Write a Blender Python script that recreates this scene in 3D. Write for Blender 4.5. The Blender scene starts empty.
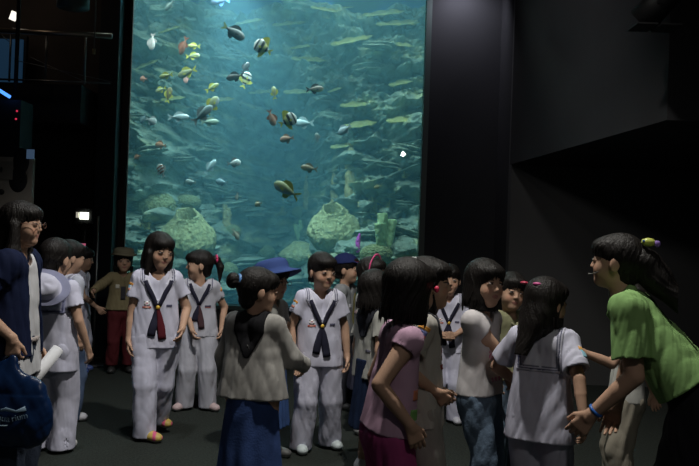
import bpy, math, random
import numpy as np
from mathutils import Vector, Matrix
R_ = math.radians
C = bpy.context.scene.collection
scn = bpy.context.scene
# ------------------------------------------------------------------ camera
CAM = Vector((0, 0, 1.38)); FPX = 800.0; ROLL = R_(2.0); PITCH = R_(0.5)
cam = bpy.data.cameras.new('camera'); cam.sensor_width = 36; cam.lens = 36 * FPX / 699
camo = bpy.data.objects.new('camera', cam); C.objects.link(camo)
CM = Matrix.Rotation(R_(90) + PITCH, 3, 'X') @ Matrix.Rotation(ROLL, 3, 'Z')
camo.matrix_world = Matrix.Translation(CAM) @ CM.to_4x4()
cam.clip_start = 0.05; cam.clip_end = 100
scn.camera = camo
def ray(px, py):
    d = CM @ Vector(((px - 349.5) / FPX, -(py - 233) / FPX, -1)); return d
def P(px, py, Y):
    d = ray(px, py); return CAM + d * (Y / d.y)
# ------------------------------------------------------------------ world, exposure, lights
w = bpy.data.worlds.new('world'); scn.world = w; w.use_nodes = True
w.node_tree.nodes['Background'].inputs[0].default_value = (0.55, 0.6, 0.7, 1)
w.node_tree.nodes['Background'].inputs[1].default_value = 0.03
vs = scn.view_settings; vs.view_transform = 'Standard'; vs.look = 'None'; vs.gamma = 1; vs.exposure = 0.0
vs.use_curve_mapping = False
cy = scn.cycles
cy.volume_bounces = 1; cy.max_bounces = 6; cy.diffuse_bounces = 2; cy.transparent_max_bounces = 8
cy.use_denoising = True; cy.sample_clamp_indirect = 3; cy.caustics_reflective = False; cy.caustics_refractive = False
cy.volume_step_rate = 1
def spot(name, loc, target, energy, size_deg=80, blend=.6, col=(1, 1, 1), radius=.12):
    l = bpy.data.lights.new(name, 'SPOT'); l.energy = energy; l.spot_size = R_(size_deg); l.spot_blend = blend
    l.color = col; l.shadow_soft_size = radius
    o = bpy.data.objects.new(name, l); C.objects.link(o); o.location = loc
    o.rotation_euler = (Vector(target) - Vector(loc)).to_track_quat('-Z', 'Y').to_euler(); return o
def area(name, loc, target, energy, sx, sy, col):
    l = bpy.data.lights.new(name, 'AREA'); l.shape = 'RECTANGLE'; l.size = sx; l.size_y = sy; l.energy = energy; l.color = col
    o = bpy.data.objects.new(name, l); C.objects.link(o); o.location = loc
    o.rotation_euler = (Vector(target) - Vector(loc)).to_track_quat('-Z', 'Y').to_euler(); return o
spot('ceiling_or_fill_spot', (0.25, 3.5, 4.3), (0.0, 4.5, 0.6), 430, 100, .8, (1, .97, .9), .08)
spot('ceiling_or_fill_spot', (-1.2, 4.6, 4.5), (-1.4, 5.6, 0.6), 150, 75, .9, (.93, .95, 1), .1)
spot('ceiling_or_fill_spot', (1.12, 0.6, 3.3), (0.5, 3.8, 0.8), 34, 90, .9, (1, .95, .88), .05)
spot('wall_spot_light', (1.12, 8.55, 4.25), (1.16, 8.94, 3.7), 34, 150, 1, (.85, .85, 1), .04)
spot('ceiling_or_fill_spot', (-0.6, 3.4, 3.5), (3.2, 8.1, 1.3), 60, 34, 1, (1, .97, .95), .2)  # added lamp, aimed under the bulkhead to brighten the back wall
spot('ceiling_or_fill_spot', (0.2, 5.6, 4.8), (3.2, 7.4, 1.6), 60, 80, 1, (1, .96, .95), .2)  # added fill for the dark bulkhead and the wall beside it
spot('walkway_fill_light', (-4.2, 7.6, 5.0), (-3.7, 8.9, 3.6), 5, 110, 1, (1, .8, .6), .1)  # unseen warm lamp, added to bring the handrail out of the dark
area('tank_light', (-1.6, 9.85, 5.1), (-1.6, 11.6, 0.5), 240, 3.6, 1.2, (.85, .98, .95))
area('tank_light', (0.6, 9.85, 5.1), (0.4, 11.8, 0.5), 110, 2.4, 1.2, (.85, 1, .95))
spot('tank_beam_light', (-1.7, 10.4, 5.1), (-1.2, 11.8, 1.0), 950, 75, .9, (.8, .95, 1), .15)
area('gap_blue_fill_light', (-0.75, 14.2, 4.9), (-0.75, 15.6, 1.5), 520, 1.2, .8, (.08, .40, 1))  # added blue lamp that tints the deep gap behind the reef
# ------------------------------------------------------------------ materials
MATS = {}
def mat(name, col=(.5, .5, .5), rough=.7, metal=0, attr=False, bump=None, ridge=None, emis=None, vary=0, spec=.5, sheen=0):
    if name in MATS: return MATS[name]
    m = bpy.data.materials.new(name); m.use_nodes = True; nt = m.node_tree; b = nt.nodes['Principled BSDF']
    b.inputs['Base Color'].default_value = (*col, 1); b.inputs['Roughness'].default_value = rough
    b.inputs['Metallic'].default_value = metal; b.inputs['Specular IOR Level'].default_value = spec
    if sheen: b.inputs['Sheen Weight'].default_value = sheen
    src = None
    tc = nt.nodes.new('ShaderNodeTexCoord')
    if attr:
        a = nt.nodes.new('ShaderNodeAttribute'); a.attribute_name = 'Col'; src = a.outputs['Color']
    if vary:
        n = nt.nodes.new('ShaderNodeTexNoise'); n.inputs['Scale'].default_value = vary[0]; n.inputs['Detail'].default_value = 6
        nt.links.new(tc.outputs['Object'], n.inputs['Vector'])
        mr = nt.nodes.new('ShaderNodeMapRange'); mr.inputs['From Min'].default_value = .3; mr.inputs['From Max'].default_value = .7
        mr.inputs['To Min'].default_value = 1 - vary[1]; mr.inputs['To Max'].default_value = 1 + vary[1]
        nt.links.new(n.outputs['Fac'], mr.inputs['Value'])
        mx = nt.nodes.new('ShaderNodeVectorMath'); mx.operation = 'SCALE'
        if src: nt.links.new(src, mx.inputs[0])
        else: mx.inputs[0].default_value = col
        nt.links.new(mr.outputs['Result'], mx.inputs['Scale']); src = mx.outputs['Vector']
    if src: nt.links.new(src, b.inputs['Base Color'])
    if bump:
        n = nt.nodes.new('ShaderNodeTexNoise'); n.inputs['Scale'].default_value = bump[0]; n.inputs['Detail'].default_value = 4
        mp = nt.nodes.new('ShaderNodeMapping'); mp.inputs['Scale'].default_value = bump[2] if len(bump) > 2 else (1, 1, 1)
        nt.links.new(tc.outputs['Object'], mp.inputs['Vector']); nt.links.new(mp.outputs['Vector'], n.inputs['Vector'])
        bp = nt.nodes.new('ShaderNodeBump'); bp.inputs['Strength'].default_value = bump[1]; bp.inputs['Distance'].default_value = bump[3] if len(bump) > 3 else .01
        nt.links.new(n.outputs['Fac'], bp.inputs['Height']); nt.links.new(bp.outputs['Normal'], b.inputs['Normal'])
        if ridge:
            r = nt.nodes.new('ShaderNodeTexNoise'); r.noise_type = 'RIDGED_MULTIFRACTAL'; r.inputs['Scale'].default_value = ridge[0]; r.inputs['Detail'].default_value = 2.5; r.inputs['Distortion'].default_value = .9
            m2 = nt.nodes.new('ShaderNodeMapping'); m2.inputs['Scale'].default_value = (1, 1, .38); m2.inputs['Rotation'].default_value = (0, .35, 0)
            nt.links.new(tc.outputs['Object'], m2.inputs['Vector']); nt.links.new(m2.outputs['Vector'], r.inputs['Vector'])
            b2 = nt.nodes.new('ShaderNodeBump'); b2.inputs['Strength'].default_value = ridge[1]; b2.inputs['Distance'].default_value = .035
            nt.links.new(r.outputs['Fac'], b2.inputs['Height']); nt.links.new(bp.outputs['Normal'], b2.inputs['Normal']); nt.links.new(b2.outputs['Normal'], b.inputs['Normal'])
    if emis:
        b.inputs['Emission Color'].default_value = (*emis[0], 1); b.inputs['Emission Strength'].default_value = emis[1]
    MATS[name] = m; return m
M_SKIN = mat('skin', attr=True, rough=.62, bump=(120, .05), spec=.3)
M_CLOTH = mat('woven_cloth', attr=True, rough=.85, bump=(16, .22, (1, 1, .4)), vary=(9, .05), spec=.2, ridge=(7, .55))
M_DENIM = mat('denim_cloth', attr=True, rough=.9, bump=(120, .25), vary=(10, .2), ridge=(7, .6), spec=.15)
M_HAIR = mat('black_hair', col=(.010, .008, .007), rough=.5, bump=(60, .5, (3, 3, .25)), spec=.28)
M_SHOE = mat('shoe_material', attr=True, rough=.5)
M_EYE = mat('eye_surface', attr=True, rough=.15)
M_BADGE = mat('badge_thread', attr=True, rough=.8)
M_PLASTIC = mat('glossy_plastic', attr=True, rough=.3)
M_BLACK = mat('matt_black_paint', col=(.008, .008, .009), rough=.6)
M_BULK = mat('dark_grey_painted_panel', col=(.045, .045, .05), rough=.55, vary=(1.5, .15))
M_WALLD = mat('dark_wall_paint', col=(.022, .022, .026), rough=.8, vary=(2, .15))
M_METAL = mat('dark_metal', col=(.25, .25, .25), rough=.35, metal=.9)
M_ROCK = mat('reef_rock_surface', attr=True, rough=.95, bump=(16, 1.0, (1, 1, 1.6), .05), vary=(3, .35), spec=.1)
M_CORAL = mat('coral_surface', attr=True, rough=.95, bump=(22, 1.0, (1, 1, 1), .03), vary=(10, .25), spec=.1)
M_FISH = mat('fish_scales', attr=True, rough=.4, bump=(90, .1))
# ------------------------------------------------------------------ object helpers
def tag(o, label=None, cat=None, group=None, kind=None):
    if label: o['label'] = label
    if cat: o['category'] = cat
    if group: o['group'] = group
    if kind: o['kind'] = kind
    return o
def empty(name, loc=(0, 0, 0), rz=0):
    o = bpy.data.objects.new(name, None); C.objects.link(o); o.location = loc; o.rotation_euler = (0, 0, rz)
    o.empty_display_size = .1; return o
def mesh(name, V, F, m, parent=None, col=None, smooth=True):
    me = bpy.data.meshes.new(name)
    V = np.asarray(V, dtype=np.float32)
    if isinstance(F, np.ndarray) and F.ndim == 2:
        n = len(F); me.vertices.add(len(V)); me.vertices.foreach_set('co', V.ravel())
        me.loops.add(F.size); me.loops.foreach_set('vertex_index', F.astype(np.int32).ravel())
        me.polygons.add(n); me.polygons.foreach_set('loop_start', np.arange(0, F.size, F.shape[1], dtype=np.int32))
        me.update(calc_edges=True); me.validate()
    else:
        me.from_pydata([tuple(map(float, v)) for v in V], [], [tuple(f) for f in F])
    if smooth: me.polygons.foreach_set('use_smooth', np.ones(len(me.polygons), dtype=bool))
    if col is not None:
        col = np.asarray(col, dtype=np.float32)
        if col.ndim == 1: col = np.tile(col, (len(V), 1))
        a = me.color_attributes.new('Col', 'FLOAT_COLOR', 'POINT')
        a.data.foreach_set('color', np.hstack([col, np.ones((len(V), 1), np.float32)]).astype(np.float32).ravel())
    me.materials.append(m)
    o = bpy.data.objects.new(name, me); C.objects.link(o)
    if parent: o.parent = parent
    return o
def boxgeo(lo, hi):
    x0, y0, z0 = lo; x1, y1, z1 = hi
    V = [(x0, y0, z0), (x1, y0, z0), (x1, y1, z0), (x0, y1, z0), (x0, y0, z1), (x1, y0, z1), (x1, y1, z1), (x0, y1, z1)]
    F = [(0, 3, 2, 1), (4, 5, 6, 7), (0, 1, 5, 4), (1, 2, 6, 5), (2, 3, 7, 6), (3, 0, 4, 7)]
    return V, F
def box(name, lo, hi, m, parent=None, col=None):
    V, F = boxgeo(lo, hi); return mesh(name, V, F, m, parent, col, smooth=False)
def tubegeo(pts, rad, seg=10, flat=None, side=None):
    """sweep an ellipse along pts; rad scalar/list; flat = thickness ratio; side = preferred wide axis"""
    pts = [Vector(p) for p in pts]; n = len(pts)
    if not hasattr(rad, '__len__'): rad = [rad] * n
    V = []; F = []; prev = None
    for i, p in enumerate(pts):
        t = (pts[min(i + 1, n - 1)] - pts[max(i - 1, 0)]).normalized()
        s = Vector(side) if side is not None else (prev if prev is not None else (Vector((1, 0, 0)) if abs(t.x) < .8 else Vector((0, 1, 0))))
        u = (s - t * s.dot(t)).normalized(); v = t.cross(u); prev = u
        for k in range(seg):
            a = 2 * math.pi * k / seg
            V.append(p + u * math.cos(a) * rad[i] + v * math.sin(a) * rad[i] * (flat or 1))
    for i in range(n - 1):
        for k in range(seg):
            k2 = (k + 1) % seg
            F.append((i * seg + k, i * seg + k2, (i + 1) * seg + k2, (i + 1) * seg + k))
    F.append(tuple(range(seg))[::-1]); F.append(tuple((n - 1) * seg + k for k in range(seg)))
    return V, F
def tube(name, pts, rad, m, parent=None, col=None, seg=10, flat=None, side=None):
    V, F = tubegeo(pts, rad, seg, flat, side); return mesh(name, V, F, m, parent, col)
def join(*geos):
    V = []; F = []
    for v, f in geos:
        b = len(V); V += [tuple(x) for x in v]; F += [tuple(i + b for i in q) for q in f]
    return V, F
def ballgeo(c, r, nu=12, nv=8):
    V = []; F = []
    r = (r, r, r) if not hasattr(r, '__len__') else r
    for j in range(nv + 1):
        t = math.pi * j / nv
        for i in range(nu):
            a = 2 * math.pi * i / nu
            V.append((c[0] + r[0] * math.sin(t) * math.cos(a), c[1] + r[1] * math.sin(t) * math.sin(a), c[2] + r[2] * math.cos(t)))
    for j in range(nv):
        for i in range(nu):
            i2 = (i + 1) % nu
            F.append((j * nu + i, (j + 1) * nu + i, (j + 1) * nu + i2, j * nu + i2))
    return V, F
# ------------------------------------------------------------------ numpy noise
_rs = np.random.RandomState(7); _LAT = _rs.rand(64, 64, 64).astype(np.float32)
def vnoise(x, y, z):
    xi = np.floor(x).astype(int); yi = np.floor(y).astype(int); zi = np.floor(z).astype(int)
    fx = x - xi; fy = y - yi; fz = z - zi
    fx = fx * fx * (3 - 2 * fx); fy = fy * fy * (3 - 2 * fy); fz = fz * fz * (3 - 2 * fz)
    def L(a, b, c): return _LAT[(xi + a) & 63, (yi + b) & 63, (zi + c) & 63]
    c00 = L(0, 0, 0) * (1 - fx) + L(1, 0, 0) * fx; c10 = L(0, 1, 0) * (1 - fx) + L(1, 1, 0) * fx
    c01 = L(0, 0, 1) * (1 - fx) + L(1, 0, 1) * fx; c11 = L(0, 1, 1) * (1 - fx) + L(1, 1, 1) * fx
    return (c00 * (1 - fy) + c10 * fy) * (1 - fz) + (c01 * (1 - fy) + c11 * fy) * fz
def fbm(x, y, z, o=4):
    s = 0; a = .5; f = 1
    for i in range(o): s = s + a * vnoise(x * f + 13.1 * i, y * f + 7.7 * i, z * f + 3.3 * i); a *= .5; f *= 2.03
    return s
# ------------------------------------------------------------------ distance-field modeller
class Grid:
    def __init__(s, xs, ys, zs):
        s.ax = [np.asarray(a, np.float32) for a in (xs, ys, zs)]
        s.F = np.full([len(a) for a in s.ax], .2, np.float32)
    def sl(s, lo, hi):
        r = []
        for a, l, h in zip(s.ax, lo, hi):
            i = max(0, int(np.searchsorted(a, l)) - 1); j = min(len(a), int(np.searchsorted(a, h)) + 1); r.append(slice(i, max(i + 1, j)))
        return tuple(r)
    def xyz(s, sl): return np.meshgrid(s.ax[0][sl[0]], s.ax[1][sl[1]], s.ax[2][sl[2]], indexing='ij', sparse=True)
    def put(s, sl, d, k, op):
        a = s.F[sl]
        if op == 'sub': d = -d
        if op == 'add':
            if k > 0: h = np.maximum(k - np.abs(a - d), 0); s.F[sl] = np.minimum(a, d) - h * h / (4 * k)
            else: s.F[sl] = np.minimum(a, d)
        else:
            if k > 0: h = np.maximum(k - np.abs(a - d), 0); s.F[sl] = np.maximum(a, d) + h * h / (4 * k)
            else: s.F[sl] = np.maximum(a, d)
    def cone(s, a, b, ra, rb, k=.02, flat=None, op='add'):
        a = np.array(a, np.float32); b = np.array(b, np.float32); m = max(ra, rb) + k + .012
        sl = s.sl(np.minimum(a, b) - m, np.maximum(a, b) + m); X, Y, Z = s.xyz(sl)
        px, py, pz = X - a[0], Y - a[1], Z - a[2]; ab = b - a; f = 1
        if flat:
            n, f = np.array(flat[0], np.float32), flat[1]; n = n / np.linalg.norm(n); g = 1 / f - 1
            q = (px * n[0] + py * n[1] + pz * n[2]) * g; px = px + q * n[0]; py = py + q * n[1]; pz = pz + q * n[2]
            ab = ab + n * np.dot(ab, n) * g
        t = np.clip((px * ab[0] + py * ab[1] + pz * ab[2]) / max(1e-9, float(np.dot(ab, ab))), 0, 1)
        d = np.sqrt((px - t * ab[0]) ** 2 + (py - t * ab[1]) ** 2 + (pz - t * ab[2]) ** 2) - (ra + (rb - ra) * t)
        s.put(sl, (d * math.sqrt(f)).astype(np.float32), k, op)
    def ell(s, c, r, k=.02, R=None, op='add'):
        c = np.array(c, np.float32); m = max(r) + k + .012
        sl = s.sl(c - m, c + m); X, Y, Z = s.xyz(sl); px, py, pz = X - c[0], Y - c[1], Z - c[2]
        if R is not None:
            R = np.array(R, np.float32); px, py, pz = [R[0, i] * px + R[1, i] * py + R[2, i] * pz for i in range(3)]
        k0 = np.sqrt((px / r[0]) ** 2 + (py / r[1]) ** 2 + (pz / r[2]) ** 2)
        k1 = np.sqrt((px / r[0] ** 2) ** 2 + (py / r[1] ** 2) ** 2 + (pz / r[2] ** 2) ** 2) + 1e-6
        s.put(sl, (k0 * (k0 - 1) / k1).astype(np.float32), k, op)
    def plane(s, p, n, k=0, box=None):
        """keep the side n points away from (removes where (x-p).n > 0); box=(c, r) limits it"""
        sl = s.sl(np.array(box[0]) - box[1], np.array(box[0]) + box[1]) if box else (slice(None),) * 3
        X, Y, Z = s.xyz(sl); n = np.array(n, np.float32); n = n / np.linalg.norm(n)
        d = (X - p[0]) * n[0] + (Y - p[1]) * n[1] + (Z - p[2]) * n[2]
        s.put(sl, -d.astype(np.float32), k, 'sub')
    def noise(s, amp, sc, seed=0, st=(1, 1, 1)):
        X, Y, Z = np.meshgrid(*s.ax, indexing='ij', sparse=True); r = random.Random(seed); acc = 0
        wx = .35 * np.sin(Y * 9 + seed) + .35 * np.sin(Z * 7 + seed * 2); 
        for i in range(5):
            a = [r.uniform(-1, 1) * sc * st[j] * (1 + .5 * i) for j in range(3)]; ph = r.uniform(0, 6)
            acc = acc + (1 - 2 * np.abs(np.sin(X * a[0] + Y * a[1] + Z * a[2] + ph + wx * 2))) / (1 + .5 * i)
        s.F += (acc * amp / 2.2).astype(np.float32)
    def build(s):
        F = s.F; I = F < 0; nx, ny, nz = F.shape
        c = np.zeros((nx - 1, ny - 1, nz - 1), np.int8)
        for a in (0, 1):
            for b in (0, 1):
                for d in (0, 1): c += I[a:nx - 1 + a, b:ny - 1 + b, d:nz - 1 + d]
        act = (c > 0) & (c < 8); ci, cj, ck = np.nonzero(act); n = len(ci)
        idx = np.full(c.shape, -1, np.int32); idx[ci, cj, ck] = np.arange(n)
        val = {(a, b, d): F[ci + a, cj + b, ck + d] for a in (0, 1) for b in (0, 1) for d in (0, 1)}
        S = np.zeros((n, 3)); cnt = np.zeros(n)
        for ax in range(3):
            for p in (0, 1):
                for q in (0, 1):
                    u = [p, q]; u.insert(ax, 0); v = [p, q]; v.insert(ax, 1)
                    f0 = val[tuple(u)]; f1 = val[tuple(v)]; m = (f0 < 0) != (f1 < 0)
                    t = np.where(m, f0 / np.where(m, f0 - f1, 1), 0)
                    for e in range(3): S[:, e] += np.where(m, t if e == ax else u[e], 0)
                    cnt += m
        S /= np.maximum(cnt, 1)[:, None]; S += np.stack([ci, cj, ck], 1)
        V = np.stack([np.interp(S[:, e], np.arange(len(s.ax[e])), s.ax[e]) for e in range(3)], 1)
        Q = []
        for ax in range(3):
            sh = [slice(None)] * 3; s0 = list(sh); s1 = list(sh); s0[ax] = slice(0, -1); s1[ax] = slice(1, None)
            A = I[tuple(s0)]; B = I[tuple(s1)]; e = np.nonzero(A != B); e = [x for x in e]
            o1, o2 = [(1, 2), (2, 0), (0, 1)][ax]
            ok = (e[o1] > 0) & (e[o2] > 0) & (e[o1] < F.shape[o1] - 1) & (e[o2] < F.shape[o2] - 1)
            e = [x[ok] for x in e]; ins = A[tuple(e)]
            def cell(d1, d2):
                g = [x.copy() for x in e]; g[o1] -= d1; g[o2] -= d2; return idx[tuple(g)]
            q = np.stack([cell(1, 1), cell(0, 1), cell(0, 0), cell(1, 0)], 1)
            q[~ins] = q[~ins][:, ::-1]; Q.append(q)
        Q = np.concatenate(Q); Q = Q[(Q >= 0).all(1)]
        return V, Q
    def hit(s, p, d, far=.4):
        """march from p along d into the field, return (point, normal) or None"""
        p = np.array(p, float); d = np.array(d, float); d /= np.linalg.norm(d); t = 0
        while t < far:
            q = p + d * t
            if s.at(q) < 0:
                e = .006; n = np.array([s.at(q + v) - s.at(q - v) for v in np.eye(3) * e]); n /= (np.linalg.norm(n) + 1e-9)
                return Vector(q), Vector(n)
            t += .003
        return None
    def at(s, q):
        i = [int(np.clip(np.searchsorted(s.ax[e], q[e]) - 1, 0, len(s.ax[e]) - 2)) for e in range(3)]
        f = [float(np.clip((q[e] - s.ax[e][i[e]]) / (s.ax[e][i[e] + 1] - s.ax[e][i[e]]), 0, 1)) for e in range(3)]
        r = 0
        for a in (0, 1):
            for b in (0, 1):
                for c in (0, 1):
                    r += s.F[i[0] + a, i[1] + b, i[2] + c] * (f[0] if a else 1 - f[0]) * (f[1] if b else 1 - f[1]) * (f[2] if c else 1 - f[2])
        return float(r)
def axis(lo, hi, co, fines, fi):
    a = [lo]
    while a[-1] < hi:
        x = a[-1]; f = any(l - co <= x <= h for l, h in fines); a.append(x + (fi if f else co))
    return a
def pts_grid(pts, pad, res):
    pts = np.array([tuple(p) for p in pts]); lo = pts.min(0) - pad; hi = pts.max(0) + pad
    return Grid(*[np.arange(lo[i], hi[i] + res, res) for i in range(3)])
# ------------------------------------------------------------------ people
SKIN = (.50, .31, .215)
def V3(*a): return Vector(a)
class Person:
    def __init__(s, label, head=None, D=5, face=0, H=None, lean=0, side=0, twist=0, look=(0, 0, 0), hands=None, poles=None, curl=.5,
                 feet=None, adult=False, base=None, skin=SKIN, stout=1.0, group=None, seed=1, hand_dir=None, drop=0, armk=1.0):
        s.seed = seed; s.adult = adult; s.D = D
        if base is None:
            p = P(head[0], head[1], D); H = H or (p.z - .012); base = (p.x, p.y)
            if lean == 0: base = (p.x, p.y)
        s.H = H; s.q = q = H / 1.3; s.face = R_(face); s.stout = stout
        s.root = empty('person', (base[0], base[1], 0), s.face)
        tag(s.root, label, 'person', group)
        s.inv = (Matrix.Translation((base[0], base[1], 0)) @ Matrix.Rotation(s.face, 4, 'Z')).inverted()
        s.hs = 1.02 if adult else 1.07 * (H / 1.3) ** .5
        s.res = .0042 if D < 3.4 else (.005 if D < 5 else .006)
        s.Rc = Matrix.Rotation(R_(twist), 3, 'Z') @ Matrix.Rotation(R_(side), 3, 'Y') @ Matrix.Rotation(R_(lean), 3, 'X')
        s.pel = V3(0, 0, (.64 if not adult else .66) * q - drop)
        s.chin = s.c(0, .012, .445)
        s.Rh = Matrix.Rotation(R_(look[0]), 3, 'Z') @ Matrix.Rotation(R_(-look[1]), 3, 'X') @ Matrix.Rotation(R_(look[2]), 3, 'Y')
        s.hc = s.pel + s.Rc @ V3(0, 0, (.66 * q if not adult else .765 * q - .0) - .107 * s.hs - .02) + s.Rh @ V3(0, -.014, .02) if not adult else s.c(0, 0, .43) + s.Rh @ V3(0, -.012, .118 * s.hs)
        sw = .112 if not adult else .118
        s.S = {-1: s.c(-sw, 0, .362), 1: s.c(sw, 0, .362)}
        l1 = .205 * q * armk; l2 = .185 * q * armk; s.E = {}; s.W = {}; s.hd = {}
        hands = hands or {}; poles = poles or {}
        for k in (-1, 1):
            t = hands.get(k, (k * .17, .0, -.02))
            if t[0] == 'px': T = s.inv @ P(t[1], t[2], t[3])
            else: T = s.pel + V3(t[0], -t[1], t[2]) * q
            d = T - s.S[k]; L = min(max(d.length, .08), l1 + l2 - .004); dr = d.normalized()
            a = (l1 * l1 - l2 * l2 + L * L) / (2 * L); h = math.sqrt(max(l1 * l1 - a * a, 0))
            pl = V3(*poles.get(k, (k * .35, 1, -.15))); pl = (pl - dr * pl.dot(dr)).normalized()
            s.E[k] = s.S[k] + dr * a + pl * h; s.W[k] = s.S[k] + dr * L
            fd = (s.W[k] - s.E[k]).normalized()
            s.hd[k] = V3(*hand_dir[k]).normalized() if hand_dir and k in hand_dir else (fd + V3(0, -.1, -.25)).normalized()
        s.curl = curl; feet = feet or {}
        s.Hp = {}; s.K = {}; s.A = {}; s.fy = {}
        for k in (-1, 1):
            f = feet.get(k, (k * .085, 0, 0, k * 8)); hip = s.pel + V3(k * .07 * q, 0, -.02 * q)
            A = V3(f[0] * q, -f[1] * q, .06 * q + (f[2] if len(f) > 2 else 0) * q); s.fy[k] = R_(f[3] if len(f) > 3 else k * 8)
            d = A - hip; l1 = .295 * q * (1.03 if adult else 1); l2 = .275 * q * (1.03 if adult else 1); L = min(d.length, l1 + l2 - .002); dr = d.normalized()
            a = (l1 * l1 - l2 * l2 + L * L) / (2 * L); h = math.sqrt(max(l1 * l1 - a * a, 0))
            pl = V3(0, -1, 0); pl = (pl - dr * pl.dot(dr)).normalized()
            s.Hp[k] = hip; s.K[k] = hip + dr * a + pl * h; s.A[k] = A
        s.skin = skin; s.body()
    def c(s, u, v, w): return s.pel + s.Rc @ (V3(u, -v, w) * s.q)
    def h(s, x, y, z): return s.hc + s.Rh @ (V3(x, y, z) * s.hs)
    def body(s):
        q = s.q; hs = s.hs; st = s.stout
        P_ = [s.pel, s.hc + V3(0, 0, .12), s.hc + V3(.1, .11, 0), s.hc - V3(.1, .12, 0)]
        P_ += [s.c(x, y, w) for x in (-.16, .16) for y in (-.1, .1) for w in (-.05, .4)]
        for k in (-1, 1): P_ += [s.E[k], s.W[k], s.W[k] + s.hd[k] * .15 * q, s.K[k], s.A[k] - V3(0, .1, .055), s.A[k] + V3(0, .06, 0)]
        A = np.array([tuple(p) for p in P_]); lo = A.min(0) - .075; hi = A.max(0) + .075; lo[2] = -.01
        fi = s.res * .8; co = .012
        fn = []
        for e in range(3):
            r = .13 * hs; z = [(s.hc[e] - r, s.hc[e] + r)]
            for k in (-1, 1):
                w = s.W[k] + s.hd[k] * .07 * q; z.append((w[e] - .085 * q, w[e] + .085 * q))
            fn.append(z)
        g = Grid(*[axis(lo[e], hi[e], co, fn[e], fi) for e in range(3)]); s.g = g
        fr = s.Rc @ V3(0, -1, 0)
        # trunk
        for k in (-1, 1):
            g.cone(s.c(k * .045 * st, 0, -.01), s.c(k * .035 * st, 0, .13), .078 * q * st, .066 * q * st, .03, (fr, .85))
            g.cone(s.c(k * .035 * st, 0, .13), s.c(k * .05, 0, .30), .066 * q * st, .065 * q, .03, (fr, .85))
            g.cone(s.c(k * .05, 0, .32), s.S[k], .048 * q, .037 * q, .03)
            g.cone(s.S[k], s.E[k], .039 * q, .030 * q, .03)
            g.cone(s.E[k], s.E[k] * .6 + s.W[k] * .4, .030 * q, .028 * q, .004)
            g.cone(s.E[k] * .6 + s.W[k] * .4, s.W[k], .028 * q, .0195 * q, .003)
            g.cone(s.Hp[k], s.K[k], .075 * q * st, .047 * q, .03); g.cone(s.K[k], s.K[k] * .65 + s.A[k] * .35 + V3(0, .01, 0), .046 * q, .045 * q, .02)
            g.cone(s.K[k] * .65 + s.A[k] * .35 + V3(0, .01, 0), s.A[k], .045 * q, .028 * q, .02)
            f = Matrix.Rotation(s.fy[k], 3, 'Z') @ V3(0, -1, 0)
            g.cone(s.A[k] + V3(0, 0, -.035 * q), s.A[k] + f * .09 * q + V3(0, 0, -.038 * q), .024 * q, .018 * q, .02)
            s.hand(g, k)
        g.cone(s.c(0, -.005, .39), s.hc + s.Rh @ (V3(0, .018, -.065) * hs), .043 * q, .039 * hs, .025)
        H = s.h; R = s.Rh
        g.ell(H(0, .014, .026), (.073 * hs, .090 * hs, .080 * hs), .02, R)
        g.ell(H(0, -.026, -.030), (.059 * hs, .053 * hs, .074 * hs), .035, R)
        g.ell(H(0, -.053, -.083), (.024 * hs, .020 * hs, .018 * hs), .03, R)
        for k in (-1, 1):
            g.ell(H(k * .034, -.050, -.036), (.021 * hs, .021 * hs, .024 * hs), .022, R)
            g.ell(H(k * .032, -.088, .003), (.019 * hs, .015 * hs, .011 * hs), .010, R, 'sub')
            g.ell(H(k * .029, -.070, .001), (.018 * hs, .013 * hs, .013 * hs), .004, R)
            g.ell(H(k * .073, .012, -.012), (.009 * hs, .019 * hs, .030 * hs), .006, R @ Matrix.Rotation(k * .3, 3, 'Z'))
        g.cone(H(0, -.074, .006), H(0, -.089, -.023), .006 * hs, .0075 * hs, .010)
        for k in (-1, 1): g.ell(H(k * .009, -.081, -.026), (.0065 * hs, .008 * hs, .006 * hs), .006, R)
        g.ell(H(0, -.0725, -.0505), (.020 * hs, .0095 * hs, .0050 * hs), .006, R)
        g.ell(H(0, -.0705, -.060), (.016 * hs, .0095 * hs, .0055 * hs), .005, R)
        V, Q = g.build(); col = np.tile(np.array(s.skin, np.float32), (len(V), 1))
        L = (V - np.array(s.hc)) @ np.array(R) / hs
        lip = ((np.abs(L[:, 0]) / .019) ** 2 + ((L[:, 2] + .055) / .009) ** 2 < 1) & (L[:, 1] < -.062)
        col[lip] = (.38, .17, .14)
        br = (np.abs(np.abs(L[:, 0]) - .031) < .016) & (np.abs(L[:, 2] - .0215 + np.abs(np.abs(L[:, 0]) - .03) * .15) < .0034) & (L[:, 1] < -.045)
        col[br] = (.05, .035, .03)
        lash = (np.abs(np.abs(L[:, 0]) - .031) < .0155) & (np.abs(L[:, 2] - .0085) < .0028) & (L[:, 1] < -.06); col[lash] = (.04, .025, .02)
        ck = ((np.abs(np.abs(L[:, 0]) - .038) / .018) ** 2 + ((L[:, 2] + .030) / .016) ** 2 < 1) & (L[:, 1] < -.04); col[ck] *= (1.06, .93, .92)
        mesh('body', V, Q, M_SKIN, s.root, col)
        for k in (-1, 1):
            Vb, F = ballgeo((0, 0, 0), (.0135, .0080, .0052), 20, 12); Vb = np.array(Vb)
            cc = np.tile((.36, .33, .31), (len(Vb), 1)); rr = (Vb[:, 0] / .0075) ** 2 + (Vb[:, 2] / .0070) ** 2
            cc[rr < 1] = (.02, .012, .01); cc[Vb[:, 2] > .0026] = (.02, .012, .01)
            Vw = [s.h(*(Vector(v) + V3(k * .0305, -.0765, .0025))) for v in Vb]
            mesh('eye', Vw, F, M_EYE, s.root, cc)
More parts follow.
